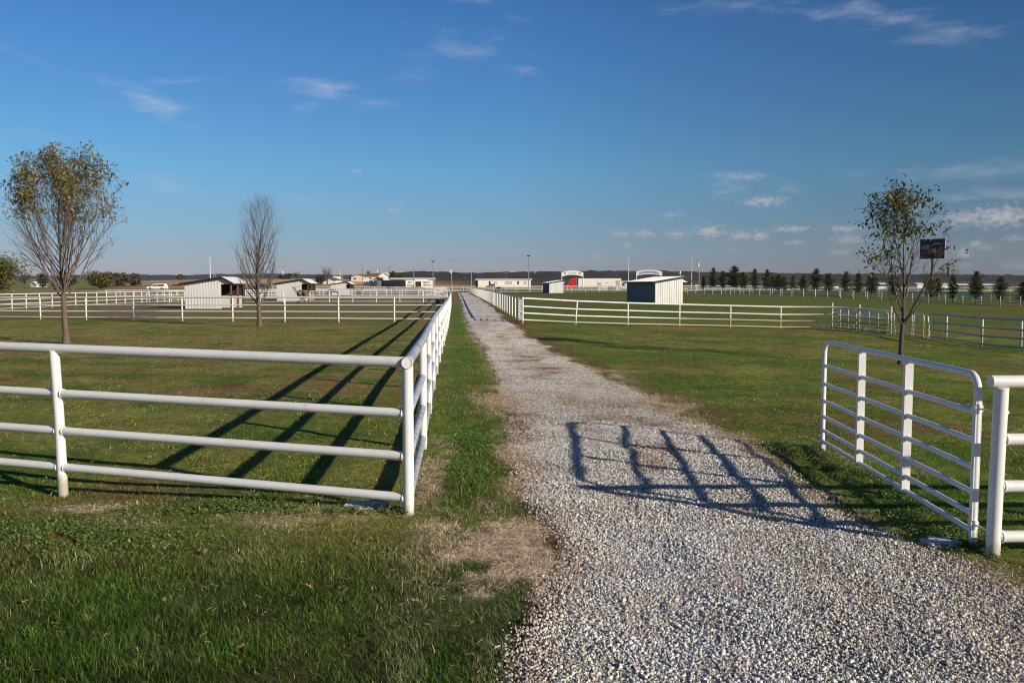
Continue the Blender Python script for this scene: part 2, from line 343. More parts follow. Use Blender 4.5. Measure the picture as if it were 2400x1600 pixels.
def T0(X, Y):
    X = np.atleast_1d(np.asarray(X, float)); Y = np.atleast_1d(np.asarray(Y, float)); out = np.zeros(X.shape)
    r = np.hypot(X, Y); a = np.clip(np.arctan2(X, Y), -1.1, 1.1); lr = np.log(np.maximum(r, 5.0))
    for i in range(0, len(X), 20000):
        sl_ = slice(i, i + 20000)
        d2 = ((a[sl_, None] - CPA[None, :, 0]) / .085) ** 2 + ((lr[sl_, None] - CPA[None, :, 1]) / .17) ** 2
        w = np.exp(-d2 * .9) + 1e-4 / (1 + d2) ** 3
        out[sl_] = (w * CPA[None, :, 2]).sum(1) / w.sum(1)
    k = np.clip((r - 7) / 6, 0, 1); out *= k * np.where(Y < 0, 0, 1)
    out -= .12 * np.exp(-((X + 4.9) ** 2 + (Y - 8.5) ** 2) / (2 * 1.3 ** 2))
    return out
EL = [(1600, 1200), (1500, 1188), (1400, 1240), (1290, 1325), (1240, 1290), (1180, 1215), (1100, 1212), (1000, 1195), (930, 1172), (880, 1163), (830, 1142), (780, 1105), (740, 1090), (700, 1078), (688, 1073)]
ER = [(1380, 2400), (1330, 2300), (1290, 2190), (1240, 2060), (1190, 1960), (1120, 1850), (1060, 1775), (1030, 1700), (980, 1600), (930, 1520), (900, 1450), (870, 1390), (820, 1290), (790, 1240), (740, 1175), (715, 1145), (700, 1122), (689, 1098)]
def edge(lst):
    ys = []; xs = []
    for py, px in lst:
        d = ray(px, py); t = -EYE / d.z; ys.append(d.y * t); xs.append(d.x * t)
    return np.array(ys), np.array(xs)
ELY, ELX = edge(EL); ERY, ERX = edge(ER)
ELY = np.concatenate([[0, 2.5], ELY]); ELX = np.concatenate([[-.6, -.15], ELX]); ERY = np.concatenate([[0, 3.5, 4.6], ERY]); ERX = np.concatenate([[9, 6.5, 4.6], ERX])
YEND = 205.0
def redge(Y, rag=True):
    xl = np.interp(Y, ELY, ELX); xr = np.interp(Y, ERY, ERX)
    if rag:
        k = np.clip(Y / 60, .0, 1) * .35 + .1
        xl = xl + (fbm(Y, Y * 0 + 3.3, .9, 5) - .5) * 2 * k; xr = xr + (fbm(Y, Y * 0 + 9.1, .9, 9) - .5) * 2.4 * k
    return xl, xr
def roadness(X, Y):
    """>0 inside the road, metres from the nearer edge"""
    xl, xr = redge(Y); d = np.minimum(X - xl, xr - X); return np.where((Y > 0) & (Y < YEND), d, -5.0)
def relief(X, Y):
    near = np.clip(1 - (np.hypot(X, Y) - 14) / 30, .35, 1)
    rut = .05 * np.clip((fbm(X * 1.6 + Y * .9, Y * .12, .8, 44, 2) - .45) * 2, -.5, .5) * (np.abs(Y - 7) < 6) * .3 + .045 * (fbm(X, Y * .35, .8, 40, 3) - .5) + .036 * (fbm(X, Y, .5, 41, 3) - .5)
    return rut * near * 1.3
def TZ(X, Y):
    z = T0(X, Y); rd = roadness(np.atleast_1d(X).astype(float), np.atleast_1d(Y).astype(float))
    z = z - np.clip(rd * .5, 0, .09)
    return z
def zat(x, y): return float(T0(x, y)[0])
def G(px, Y, dz=0.0):
    x = (px - 1200) / F * Y / math.cos(PITCH) * math.cos(PITCH)
    return Vector((x, Y, zat(x, Y) + dz))

# ------------------------------------------------------------------ ground colours
def pxblob(X, Y, px, py, rx, ry):
    d = ray(px, py); t = -EYE / d.z; cx, cy = d.x * t, d.y * t
    return np.exp(-(((X - cx) / rx) ** 2 + ((Y - cy) / ry) ** 2))
def dryness(X, Y):
    X = np.asarray(X, float); Y = np.asarray(Y, float)
    n = fbm(X, Y, 1.1, 3); n2 = fbm(X, Y, .35, 8, 3)
    d = np.zeros(X.shape)
    for b, k in (((1180, 1310, .46, .66), 2.6), ((1110, 1370, .3, .3), 1.2), ((1012, 1120, .14, .9), 1.6), ((1195, 1075, .22, .8), 1.9), ((1165, 930, .38, 1.4), 1.5), ((1140, 1235, .5, .14), 1.0),
              ((200, 1172, .5, .12), .9), ((1190, 1180, .25, .25), 1.0), ((560, 1215, 1.6, .4), .38), ((1560, 955, .5, 1.2), .8), ((1440, 893, .5, 1.5), .7), ((2080, 1085, .45, .5), .45),
              ((1420, 868, .6, 1.0), .5), ((1010, 1060, .25, .8), .5), ((1330, 1180, .2, .3), .5), ((1130, 790, .3, 3.0), .6), ((1750, 1040, .4, .5), .5)):
        d = d + k * pxblob(X, Y, *b)
    d = d + np.clip((roadness(X, Y) + .32) / .32, 0, 1) * .5 * (n2 > .42)
    return np.clip(d * np.clip((n2 - .30) * 3.4, 0, 1.35), 0, 1.4)
def ground_rgb(X, Y):
    X = np.asarray(X, float); Y = np.asarray(Y, float)
    green = np.array((.100, .150, .022)); olive = np.array((.205, .198, .046)); brown = np.array((.19, .115, .052)); straw = np.array((.62, .46, .31))
    field = np.array((.50, .33, .19)); scrub = np.array((.085, .065, .045)); fgreen = np.array((.20, .19, .07))
    def mix(a, b, t): return a * (1 - t[..., None]) + b * t[..., None]
    n1 = fbm(X, Y, 3.0, 21); n2 = fbm(X, Y * 1.0, .8, 22); n3 = fbm(X, Y, 14, 23)
    left = np.clip(.5 - (X + 1.0) / 3, 0, 1)
    t = np.clip((n1 - .5) * 2.6 + (n2 - .5) * 1.4 + .42 + .30 * left * np.clip((Y - 9) / 10, 0, 1), 0, 1)
    c = mix(np.broadcast_to(green, X.shape + (3,)), olive, t)
    c = mix(c, np.array((.235, .190, .062)), left * np.clip((Y - 8) / 8, 0, 1) * (.35 + .5 * (n3 - .3)))
    tb = np.clip((fbm(X, Y, 2.0, 31) - .54) * 6, 0, 1) * .6; c = mix(c, brown, tb)
    tg_ = np.clip((fbm(X, Y * 2.0, 1.5, 36) - .58) * 9, 0, 1) * .8; c = mix(c, np.array((.075, .125, .022)), tg_)
    # far paddocks: browner on the left, dark green on the right
    far = np.clip((Y - 50) / 12, 0, 1)
    cl = mix(np.broadcast_to(np.array((.175, .155, .052)), X.shape + (3,)), np.array((.20, .125, .065)), np.clip((fbm(X, Y * 2.2, 9, 33) - .42) * 3.2, 0, 1))
    crt = mix(np.broadcast_to(np.array((.100, .130, .026)), X.shape + (3,)), np.array((.155, .125, .042)), np.clip((fbm(X, Y * 1.5, 12, 34) - .45) * 3, 0, 1))
    c = mix(c, mix(crt, cl, np.clip(.5 - (X + 4) / 4, 0, 1)), far)
    # brown strip along the far fences and road edges
    fy = 47 + np.clip(X, 0, 60) * .2
    strip = np.exp(-((Y - fy + 2.6) / 1.6) ** 2) * (X > 0) * .75; c = mix(c, brown, strip * (n2 + .3).clip(0, 1))
    re = np.exp(-((X - np.interp(Y, ERY, ERX) - .35) / (.28 + Y * .012)) ** 2) * (Y > 12) * .8 * (Y < YEND); c = mix(c, brown * .8, np.clip(re * (n2 + .4), 0, 1))
    cy_ = (np.interp(Y, [7.4, 38, 80, 225], [-.94, -3.0, -5.9, -16.8]) * .55 + np.interp(Y, ELY, ELX) * .45); hw_ = .35 * np.abs(np.interp(Y, ELY, ELX) - np.interp(Y, [7.4, 38, 80, 225], [-.94, -3.0, -5.9, -16.8])) + .1
    vg = np.exp(-((X - cy_) / hw_) ** 2) * (Y > 7) * (Y < 90) * .85; c = mix(c, np.array((.085, .165, .024)), np.clip(vg * (.35 + 1.1 * fbm(X, Y * .5, 1.2, 37)), 0, 1))
    # distance
    wv = fbm(X, Y * 2, 60, 51)
    tl = np.clip((Y - 262) / 30, 0, 1) * np.clip((X / np.maximum(Y, 1) + .50) / .06, 0, 1)
    fld = mix(np.broadcast_to(field, X.shape + (3,)), np.array((.24, .18, .08)), np.clip((fbm(X, Y * 3, 40, 52) - .45) * 4, 0, 1))
    c = mix(c, fld, tl * np.clip(.5 - (X / np.maximum(Y, 1) - .02) / .06, 0, 1))
    c = mix(c, mix(np.broadcast_to(scrub, X.shape + (3,)), np.array((.16, .10, .055)), np.clip((wv - .45) * 5, 0, 1)), np.clip((Y - 330) / 120, 0, 1) * np.clip((X / np.maximum(Y, 1) + .14) / .1, 0, 1))
    c = mix(c, np.array((.05, .045, .040)), np.clip((Y - 900) / 500, 0, 1))
    gl = np.clip((Y - 150) / 60, 0, 1) * np.clip((-.47 - X / np.maximum(Y, 1)) / .06, 0, 1); c = mix(c, fgreen, gl)
    # pale gravel lane beyond the left paddocks
    lane = np.clip((Y - 236) / 3, 0, 1) * np.clip((256 - Y) / 3, 0, 1) * (X > -125) * (X < -15); c = mix(c, np.array((.46, .41, .34)), lane)
    d = np.clip(dryness(X, Y), 0, 1) * (Y < 60); c = mix(c, straw * (.6 + .6 * n2[..., None]), d)
    lg = np.clip((7.0 - Y) / 1.2, 0, 1) * (Y > 2) * (X < 1) * .8; c = mix(c, np.array((.055, .058, .022)), np.clip(lg * (1 - d), 0, 1))  # soil under the long blades darkened, painting the shade between them
    # bare reddish soil spots, worn soil by the sheds and the feeder
    for b, k, cc in (((545, 905, .35, .45), .8, (.16, .06, .04)),): c = mix(c, np.array(cc), np.clip(k * pxblob(X, Y, *b) * (n2 * 2), 0, 1))
    for (bx, by, rx, ry, cc) in ((20.0, 85.5, 5, 1.6, (.33, .24, .15)), (-21, 71, 6, 1.2, (.22, .13, .07)), (-24.5, 88.5, 4, 2.2, (.30, .20, .10)), (-12, 84, 5, 4, (.18, .11, .06))):
        c = mix(c, np.array(cc), np.clip(np.exp(-(((X - bx) / rx) ** 2 + ((Y - by) / ry) ** 2)) * (n2 * 1.5 + .1), 0, 1))
    return c.clip(0, 1)

def ground_material():
    m = bpy.data.materials.new('mown lawn and soil'); m.use_nodes = True; nt = m.node_tree; N = nt.nodes; L = nt.links; b = N['Principled BSDF']
    b.inputs['Roughness'].default_value = 1; b.inputs['Specular IOR Level'].default_value = .05
    at = N.new('ShaderNodeAttribute'); at.attribute_name = 'tint'; tc = N.new('ShaderNodeNewGeometry')
    def nz(sc, det, lo, hi, a, bb):
        n = N.new('ShaderNodeTexNoise'); n.inputs['Scale'].default_value = sc; n.inputs['Detail'].default_value = det; n.inputs['Roughness'].default_value = .7; L.new(tc.outputs['Position'], n.inputs['Vector'])
        r = N.new('ShaderNodeMapRange'); L.new(n.outputs['Fac'], r.inputs[0]); r.inputs[1].default_value = lo; r.inputs[2].default_value = hi; r.inputs[3].default_value = a; r.inputs[4].default_value = bb
        return n.outputs['Fac'], r.outputs[0]
    f1, a = nz(7, 8, .32, .68, .50, 1.50); f2, bb = nz(1.1, 5, .3, .7, .78, 1.22); f3, c3 = nz(40, 3, .3, .7, .65, 1.35)
    mul = N.new('ShaderNodeMath'); mul.operation = 'MULTIPLY'; L.new(a, mul.inputs[0]); L.new(bb, mul.inputs[1])
    mul2 = N.new('ShaderNodeMath'); mul2.operation = 'MULTIPLY'; L.new(mul.outputs[0], mul2.inputs[0]); L.new(c3, mul2.inputs[1])
    sc = N.new('ShaderNodeVectorMath'); sc.operation = 'SCALE'; L.new(at.outputs['Color'], sc.inputs[0]); L.new(mul2.outputs[0], sc.inputs['Scale'])
    L.new(sc.outputs[0], b.inputs['Base Color'])
    bp = N.new('ShaderNodeBump'); bp.inputs['Strength'].default_value = .8; bp.inputs['Distance'].default_value = .05; L.new(f1, bp.inputs['Height'])
    bp2 = N.new('ShaderNodeBump'); bp2.inputs['Strength'].default_value = .7; bp2.inputs['Distance'].default_value = .03; L.new(f3, bp2.inputs['Height']); L.new(bp.outputs[0], bp2.inputs['Normal'])
    L.new(bp2.outputs[0], b.inputs['Normal'])
    return m
M['ground'] = ground_material()

def build_ground():
    front = np.concatenate([np.linspace(-math.pi, -.75, 50, endpoint=False), np.linspace(-.75, .75, 420, endpoint=False), np.linspace(.75, math.pi, 50, endpoint=False)])
    rr = np.concatenate([np.linspace(.4, 3, 8, endpoint=False), np.exp(np.linspace(math.log(3), math.log(9000), 330))])
    A, RR = np.meshgrid(front, rr); X = (RR * np.sin(A)).ravel(); Y = (RR * np.cos(A)).ravel()
    Z = TZ(X, Y) + (fbm(X, Y, .6, 61, 3) - .5) * .035 * np.clip((60 - Y) / 40, 0, 1) * np.clip(-roadness(X, Y) / .3, 0, 1)
    v = np.stack([X, Y, Z], 1); na, nr = len(front), len(rr)
    v = np.vstack([v, [[0, 0, 0]]]); ci = len(v) - 1
    i = np.arange(nr - 1)[:, None]; j = np.arange(na)[None, :]; j2 = (j + 1) % na
    q = np.stack([i * na + j, i * na + j2, (i + 1) * na + j2, (i + 1) * na + j], -1)[..., ::-1].reshape(-1)
    o = npmesh('ground', v, 4, q, M['ground'], np.vstack([ground_rgb(X, Y), [[.1, .1, .03]]]), True)
    # centre fan
    tag(o, kind='structure')
build_ground()

# ------------------------------------------------------------------ gravel road
def gravel_material(near):
    m = bpy.data.materials.new('crushed limestone gravel'); m.use_nodes = True; nt = m.node_tree; N = nt.nodes; L = nt.links; b = N['Principled BSDF']
    b.inputs['Roughness'].default_value = .95; b.inputs['Specular IOR Level'].default_value = .15
    geo = N.new('ShaderNodeNewGeometry'); at = N.new('ShaderNodeAttribute'); at.attribute_name = 'tint'
    vo = N.new('ShaderNodeTexVoronoi'); vo.inputs['Scale'].default_value = 38; L.new(geo.outputs['Position'], vo.inputs['Vector'])
    sp = N.new('ShaderNodeSeparateColor'); L.new(vo.outputs['Color'], sp.inputs[0])
    rp = N.new('ShaderNodeValToRGB'); L.new(sp.outputs[0], rp.inputs[0]); e = rp.color_ramp.elements
    e[0].position = 0; e[0].color = (.50, .48, .46, 1); e[1].position = 1; e[1].color = (1, .98, .95, 1)
    x = e.new(.5); x.color = (.82, .79, .75, 1)
    mm = N.new('ShaderNodeMix'); mm.data_type = 'RGBA'; mm.blend_type = 'MULTIPLY'; mm.inputs[0].default_value = 1; L.new(rp.outputs[0], mm.inputs[6]); L.new(at.outputs['Color'], mm.inputs[7])
    L.new(mm.outputs[2], b.inputs['Base Color'])
    bp = N.new('ShaderNodeBump'); bp.inputs['Strength'].default_value = 1; bp.inputs['Distance'].default_value = .012; bp.invert = True; L.new(vo.outputs['Distance'], bp.inputs['Height'])
    n = N.new('ShaderNodeTexNoise'); n.inputs['Scale'].default_value = 12; n.inputs['Detail'].default_value = 5; L.new(geo.outputs['Position'], n.inputs['Vector'])
    bp2 = N.new('ShaderNodeBump'); bp2.inputs['Strength'].default_value = .6; bp2.inputs['Distance'].default_value = .04; L.new(n.outputs['Fac'], bp2.inputs['Height']); L.new(bp.outputs[0], bp2.inputs['Normal'])
    L.new(bp2.outputs[0], b.inputs['Normal'])
    return m
M['gravel'] = gravel_material(True)
def dust(X, Y):
    d = np.zeros(X.shape)
    for b, k in (((1290, 865, .45, 1.4), .9), ((1240, 835, .5, 1.8), .8), ((1220, 1010, .25, .8), .8), ((1330, 940, .25, .6), .7), ((1250, 1100, .15, .5), .5), ((1180, 795, .5, 3.), .7), ((1140, 765, .6, 3), .6), ((1450, 950, .3, .8), .5), ((1550, 1000, .3, .6), .5), ((1215, 1450, .12, .3), .6), ((1250, 1250, .2, .3), .6)):
        d = d + k * pxblob(X, Y, *b)
    d = d + np.clip((Y - 16) / 10, 0, 1) * np.clip((fbm(X * 1.0, Y * .2, .55, 78) - .52) * 3.2, 0, .6) + .5 * np.clip((fbm(X, Y, .8, 79) - .6) * 6, 0, 1) * (Y > 9)
    return np.clip(d * (fbm(X, Y, .5, 71) * 2.2 - .35), 0, 1)
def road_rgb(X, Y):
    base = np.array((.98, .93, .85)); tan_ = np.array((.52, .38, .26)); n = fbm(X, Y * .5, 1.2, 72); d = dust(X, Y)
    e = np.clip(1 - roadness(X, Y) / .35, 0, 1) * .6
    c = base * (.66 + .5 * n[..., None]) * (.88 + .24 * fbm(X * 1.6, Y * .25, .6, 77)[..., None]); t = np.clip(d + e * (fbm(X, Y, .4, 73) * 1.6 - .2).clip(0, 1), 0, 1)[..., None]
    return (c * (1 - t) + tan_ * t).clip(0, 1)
def build_road():
    ys = np.concatenate([np.linspace(.5, 22, 300, endpoint=False), 22 * np.exp(np.linspace(0, math.log(YEND / 22), 420))])
    k = 36; V = []
    for y in ys:
        xl, xr = redge(np.array([y])); V.append(np.stack([np.linspace(xl[0], xr[0], k), np.full(k, y)], 1))
    V = np.array(V).reshape(-1, 2); X, Y = V[:, 0], V[:, 1]
    edge_ = np.clip(np.minimum(np.tile(np.arange(k), len(ys)), np.tile(np.arange(k)[::-1], len(ys))) / 2.0, 0, 1)
    Z = T0(X, Y) + relief(X, Y) * edge_ + .012 + Y * .0003 - (1 - edge_) * .03
    i = np.arange(len(ys) - 1)[:, None]; j = np.arange(k - 1)[None, :]
    q = np.stack([i * k + j, i * k + j + 1, (i + 1) * k + j + 1, (i + 1) * k + j], -1).reshape(-1)
    tag(npmesh('gravel_road', np.stack([X, Y, Z], 1), 4, q, M['gravel'], road_rgb(X, Y) * (.45 + .5 * np.clip((Y - 12) / 24, 0, 1))[:, None], True), kind='structure')  # near sheet darkened to paint the shade in gaps between stones
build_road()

def build_stones():
    bases = []
    ico = bmesh.new(); bmesh.ops.create_icosphere(ico, subdivisions=1, radius=1); iv = np.array([v.co[:] for v in ico.verts]); ifc = np.array([[v.index for v in f.verts] for f in ico.faces]); ico.free()
    for s in range(8):
        r_ = np.random.default_rng(s); b = iv * (1 + r_.uniform(-.45, .35, (len(iv), 1))); bases.append(b * np.array([1, r_.uniform(.6, .95), r_.uniform(.45, .75)]))
    def sample(y0, y1, dens, out):
        xs = RNG.uniform(-1.2, 7.3, int((y1 - y0) * 8.5 * dens)); y_ = RNG.uniform(y0, y1, len(xs)); rd = roadness(xs, y_)
        keep = rd > RNG.normal(.0, .05, len(xs)); keep &= (np.abs(xs) < y_ * .72 + 1.3) & (RNG.uniform(0, 1, len(xs)) > dust(xs, y_) * .93)
        # strays on the verge
        out.append(np.stack([xs[keep], y_[keep]], 1)); return out
    P_ = []; sample(2.6, 3.4, 3000, P_); sample(3.4, 7, 5300, P_); sample(7, 12, 3300, P_); sample(12, 17, 1200, P_); sample(17, 23, 800, P_); sample(23, 30, 420, P_); sample(30, 37, 240, P_); sample(37, 45, 110, P_); P_ = np.vstack(P_)
    n = len(P_); X, Y = P_[:, 0], P_[:, 1]
    sz = np.exp(RNG.normal(math.log(.0074), .38, n)).clip(.0035, .020) * (1 + .25 * (fbm(X, Y, .7, 90) - .5)) * np.clip(Y / 16, 1, 1.7)
    Z = T0(X, Y) + relief(X, Y) + .012 + Y * .0003 + sz * .15 + RNG.uniform(0, .008, n)
    ang = RNG.uniform(0, 2 * math.pi, (n, 3)); ang[:, :2] = RNG.normal(0, .5, (n, 2))
    ca, sa = np.cos(ang), np.sin(ang)
    Rz = np.zeros((n, 3, 3)); Rz[:, 0, 0] = ca[:, 2]; Rz[:, 0, 1] = -sa[:, 2]; Rz[:, 1, 0] = sa[:, 2]; Rz[:, 1, 1] = ca[:, 2]; Rz[:, 2, 2] = 1
    Rx = np.zeros((n, 3, 3)); Rx[:, 0, 0] = 1; Rx[:, 1, 1] = ca[:, 0]; Rx[:, 1, 2] = -sa[:, 0]; Rx[:, 2, 1] = sa[:, 0]; Rx[:, 2, 2] = ca[:, 0]
    Ry = np.zeros((n, 3, 3)); Ry[:, 1, 1] = 1; Ry[:, 0, 0] = ca[:, 1]; Ry[:, 0, 2] = sa[:, 1]; Ry[:, 2, 0] = -sa[:, 1]; Ry[:, 2, 2] = ca[:, 1]
    RM = Rz @ Ry @ Rx; bi = RNG.integers(0, 8, n); B = np.array(bases)[bi]
    V = np.einsum('nij,nkj->nki', RM, B) * sz[:, None, None] + np.stack([X, Y, Z], 1)[:, None, :]
    Fc = (ifc[None] + (np.arange(n) * len(iv))[:, None, None]).reshape(-1)
    m = mat('gravel stones', (.5, .5, .5), .9, -1, 200, island=[(0, (.20, .195, .20)), (1, (.80, .77, .73)), (.15, (.36, .35, .345)), (.45, (.58, .555, .53)), (.75, (.68, .645, .60)), (.9, (.62, .55, .48))], spec=.2, attr='tint')
    tint = np.repeat(np.clip(road_rgb(X, Y) * 1.2, 0, 1), len(iv), 0)
    o = npmesh('gravel', V.reshape(-1, 3), 3, Fc, m, tint); tag(o, 'loose grey and white crushed gravel covering the near drive', 'gravel', kind='stuff')
build_stones()

# ------------------------------------------------------------------ grass
def build_grass():
    def pts(r0, r1, dens):
        n = int((r1 ** 2 - r0 ** 2) / 2 * 1.42 * dens); r_ = np.sqrt(RNG.uniform(r0 ** 2, r1 ** 2, n)); a = RNG.uniform(-.71, .71, n)
        X, Y = r_ * np.sin(a), r_ * np.cos(a); rd = roadness(X, Y)
        k = rd < RNG.normal(-.03, .05, n); dr = dryness(X, Y); k &= RNG.uniform(0, 1, n) > np.clip(dr, 0, 1) * .92
        cl = fbm(X, Y, .22, 81, 3); k &= RNG.uniform(0, 1, n) < .35 + 1.5 * (cl - .2)
        return X[k], Y[k]
    XS, YS, WS, HS = [], [], [], []
    for r0, r1, d, w in ((3.2, 6.5, 10000, .0042), (6.5, 10, 4800, .0052), (10, 15, 1900, .007), (15, 24, 800, .011), (24, 45, 220, .018)):
        X, Y = pts(r0, r1, d); XS.append(X); YS.append(Y); WS.append(np.full(len(X), w))
    X = np.concatenate(XS); Y = np.concatenate(YS); w = np.concatenate(WS); n = len(X)
    long_ = np.clip((7.0 - Y) / 1.5, 0, 1) * np.clip((X + 9) / 2, 0, 1) * (X < 2)                      # the longer grass this side of the fence
    tuft = fbm(X, Y, .5, 83, 3)
    verge = np.exp(-((X + .45 + .035 * (Y - 8)) / .5) ** 2) * (Y > 7.6)
    h = (.020 + .012 * long_ + .035 * np.clip((tuft - .55) * 4, 0, 1) * (.35 + verge + long_ * .5) + .015 * verge) * np.exp(RNG.normal(0, .3, n)) * np.where(Y > 10, .75, 1)
    h = np.minimum(h, .10)
    th = RNG.uniform(0, 2 * math.pi, n); elv = np.radians(RNG.uniform(8, 72, n)); hl = h * 1.35; lean = hl * np.cos(elv); h = hl * np.sin(elv)
    dx, dy = np.cos(th), np.sin(th); fa = th + math.pi / 2 + RNG.normal(0, .5, n); wx, wy = np.cos(fa) * w / 2, np.sin(fa) * w / 2
    z0 = TZ(X, Y) - .004
    def v(f, lf, wf): return np.stack([X + dx * lean * lf + wx * wf, Y + dy * lean * lf + wy * wf, z0 + h * f], 1)
    V = np.stack([v(0, 0, -1), v(0, 0, 1), v(.55, .3, -.8), v(.55, .3, .8), v(1, 1, 0)], 1).reshape(-1, 3)
    base = (np.arange(n) * 5)[:, None]; Fc = (base + np.array([[0, 1, 3, 0, 3, 2, 2, 3, 4]])).reshape(-1)
    g = ground_rgb(X, np.maximum(Y, 7.01 + 0 * Y)) ; lum = np.exp(RNG.normal(0, .38, n))[:, None].clip(.4, 2.4)
    gr = np.array((.070, .112, .024)); nearg = np.array((.043, .100, .012))
    t = np.clip(.75 - .6 * long_ - .3 * verge, 0, 1)[:, None]; col = (nearg * (1 - t) + g * t * 1.1) * lum * (1 + .5 * (fbm(X, Y, 1.6, 84)[:, None] - .5)) * (1 + 1.3 * (fbm(X, Y, .28, 86, 3)[:, None] - .5)) * (1 + 1.2 * np.clip((Y - 8) / 6, 0, 1)[:, None] * (fbm(X, Y, .7, 87, 3)[:, None] - .5))
    pale = RNG.uniform(0, 1, n) < (.09 + .35 * np.clip(fbm(X, Y, .9, 85) - .45, 0, 1) * 4) * (1 - long_ * .82); col = np.where(pale[:, None], np.array((.30, .22, .11)) * lum, col)
    m = mat('grass blades', (1, 1, 1), .55, 0, 2, (1, 1, 1), attr='tint', trans=.25, spec=.12)
    o = npmesh('grass', V, 3, Fc, m, np.repeat(col.clip(0, 1), 5, 0)); tag(o, 'mown green grass with longer blades in the foreground', 'grass', kind='stuff')
    print('blades', n)
build_grass()

def build_straw():
    n0 = 230000; X = RNG.uniform(-7, 4.5, n0); Y = RNG.uniform(4.2, 16, n0); d = dryness(X, Y); k = (RNG.uniform(0, 1, n0) < np.clip(d, 0, 1) ** 1.2 * .9) & (np.abs(X) < Y * .7); 
    k |= (RNG.uniform(0, 1, n0) < .012) & (roadness(X, Y) < .1) & (np.abs(X) < Y * .7)
    X, Y = X[k], Y[k]; n = len(X)
    l = RNG.uniform(.015, .05, n); th = RNG.uniform(0, math.pi, n); w = .0009 + Y * .00016; z = TZ(X, Y) + .022 + RNG.uniform(0, .014, n) + np.clip(roadness(X, Y), 0, .2) * .45; dz = RNG.normal(0, .008, n)
    dx, dy = np.cos(th) * l / 2, np.sin(th) * l / 2; wx, wy = -np.sin(th) * w, np.cos(th) * w
    V = np.stack([np.stack([X - dx - wx, Y - dy - wy, z - dz], 1), np.stack([X + dx - wx, Y + dy - wy, z + dz], 1), np.stack([X + dx + wx, Y + dy + wy, z + dz + w * .6], 1), np.stack([X - dx + wx, Y - dy + wy, z - dz + w * .6], 1)], 1).reshape(-1, 3)
    Fc = ((np.arange(n) * 4)[:, None] + np.array([[0, 1, 2, 3]])).reshape(-1)
    m = mat('dry grass stems', (.36, .25, .15), .8, -1, 2, island=[(0, (.20, .13, .075)), (1, (.66, .52, .36)), (.5, (.46, .33, .20))])
    tag(npmesh('dead_grass', V, 4, Fc, m), 'tan dead grass lying in patches along the drive edge', 'dead grass', kind='stuff')
build_straw()

def build_litter():
    n0 = 14000; X = RNG.uniform(-26, 22, n0); Y = 9 + 38 * RNG.uniform(0, 1, n0) ** 1.3; k = (np.abs(X) < Y * .68) & (roadness(X, Y) < -.3) & (fbm(X, Y, 2.5, 99) > .45 - .05 * RNG.uniform(0, 1, n0)); X, Y = X[k], Y[k]; n = len(X)
    s = RNG.uniform(.008, .018, n) * np.clip(Y / 22, .8, 1.5); a = RNG.uniform(0, 6.28, n); z = TZ(X, Y) + .04; V = []
    for q in range(4):
        b_ = a + q * math.pi / 2; V.append(np.stack([X + np.cos(b_) * s, Y + np.sin(b_) * s * .7, z + RNG.normal(0, .5, n) * s], 1))
    V = np.stack(V, 1).reshape(-1, 3); Fc = ((np.arange(n) * 4)[:, None] + np.array([[0, 1, 2, 0, 2, 3]])).reshape(-1)
    m = mat('bleached leaf litter', (.5, .4, .3), .8, -1, 2, island=[(0, (.22, .13, .07)), (1, (.55, .45, .33)), (.5, (.36, .25, .15))])
    tag(npmesh('leaf_litter', V, 3, Fc, m), 'tiny pale leaf scraps sprinkled over the mown lawns', 'leaf litter', kind='stuff')
build_litter()

def build_clover():
    spots = [(1090, 1120, .35, .45), (1120, 1040, .3, .4), (1130, 1190, .22, .12), (1990, 1110, .35, .35), (2090, 1160, .35, .3), (2180, 1230, .4, .25), (2330, 1290, .35, .2), (1880, 1060, .3, .4), (860, 1200, .5, .1), (500, 1190, .9, .2), (230, 1260, .7, .3), (2260, 1270, .3, .2), (60, 1240, .4, .3)]
    XS = []; YS = []
    for px, py, rx, ry in spots:
        d = ray(px, py); t = -EYE / d.z; n = int(7500 * rx * ry * 3.1); XS.append(RNG.normal(d.x * t, rx * .6, n)); YS.append(RNG.normal(d.y * t, ry * .8, n))
    X = np.concatenate(XS); Y = np.concatenate(YS); k = (roadness(X, Y) < .02) & (fbm(X, Y, .25, 95) > .42); X, Y = X[k], Y[k]; n = len(X)
    r_ = RNG.uniform(.005, .011, n); z = TZ(X, Y) + RNG.uniform(.012, .05, n); a0 = RNG.uniform(0, 6.28, n); tx, ty = RNG.normal(0, .45, n), RNG.normal(0, .45, n)
    V = []
    for k_ in range(6):
        a = a0 + k_ * math.pi / 3; ox, oy = np.cos(a) * r_, np.sin(a) * r_; V.append(np.stack([X + ox, Y + oy, z + ox * tx + oy * ty], 1))
    V = np.stack(V, 1).reshape(-1, 3); Fc = ((np.arange(n) * 6)[:, None] + np.arange(6)[None]).reshape(-1)
    m = mat('clover leaves', (.06, .1, .02), .5, -1, 2, island=[(0, (.07, .125, .022)), (1, (.20, .28, .055))], trans=.25)
    tag(npmesh('clover', V, 6, Fc, m), 'small round leafed clover and weeds at the drive edges', 'clover', kind='stuff')
build_clover()

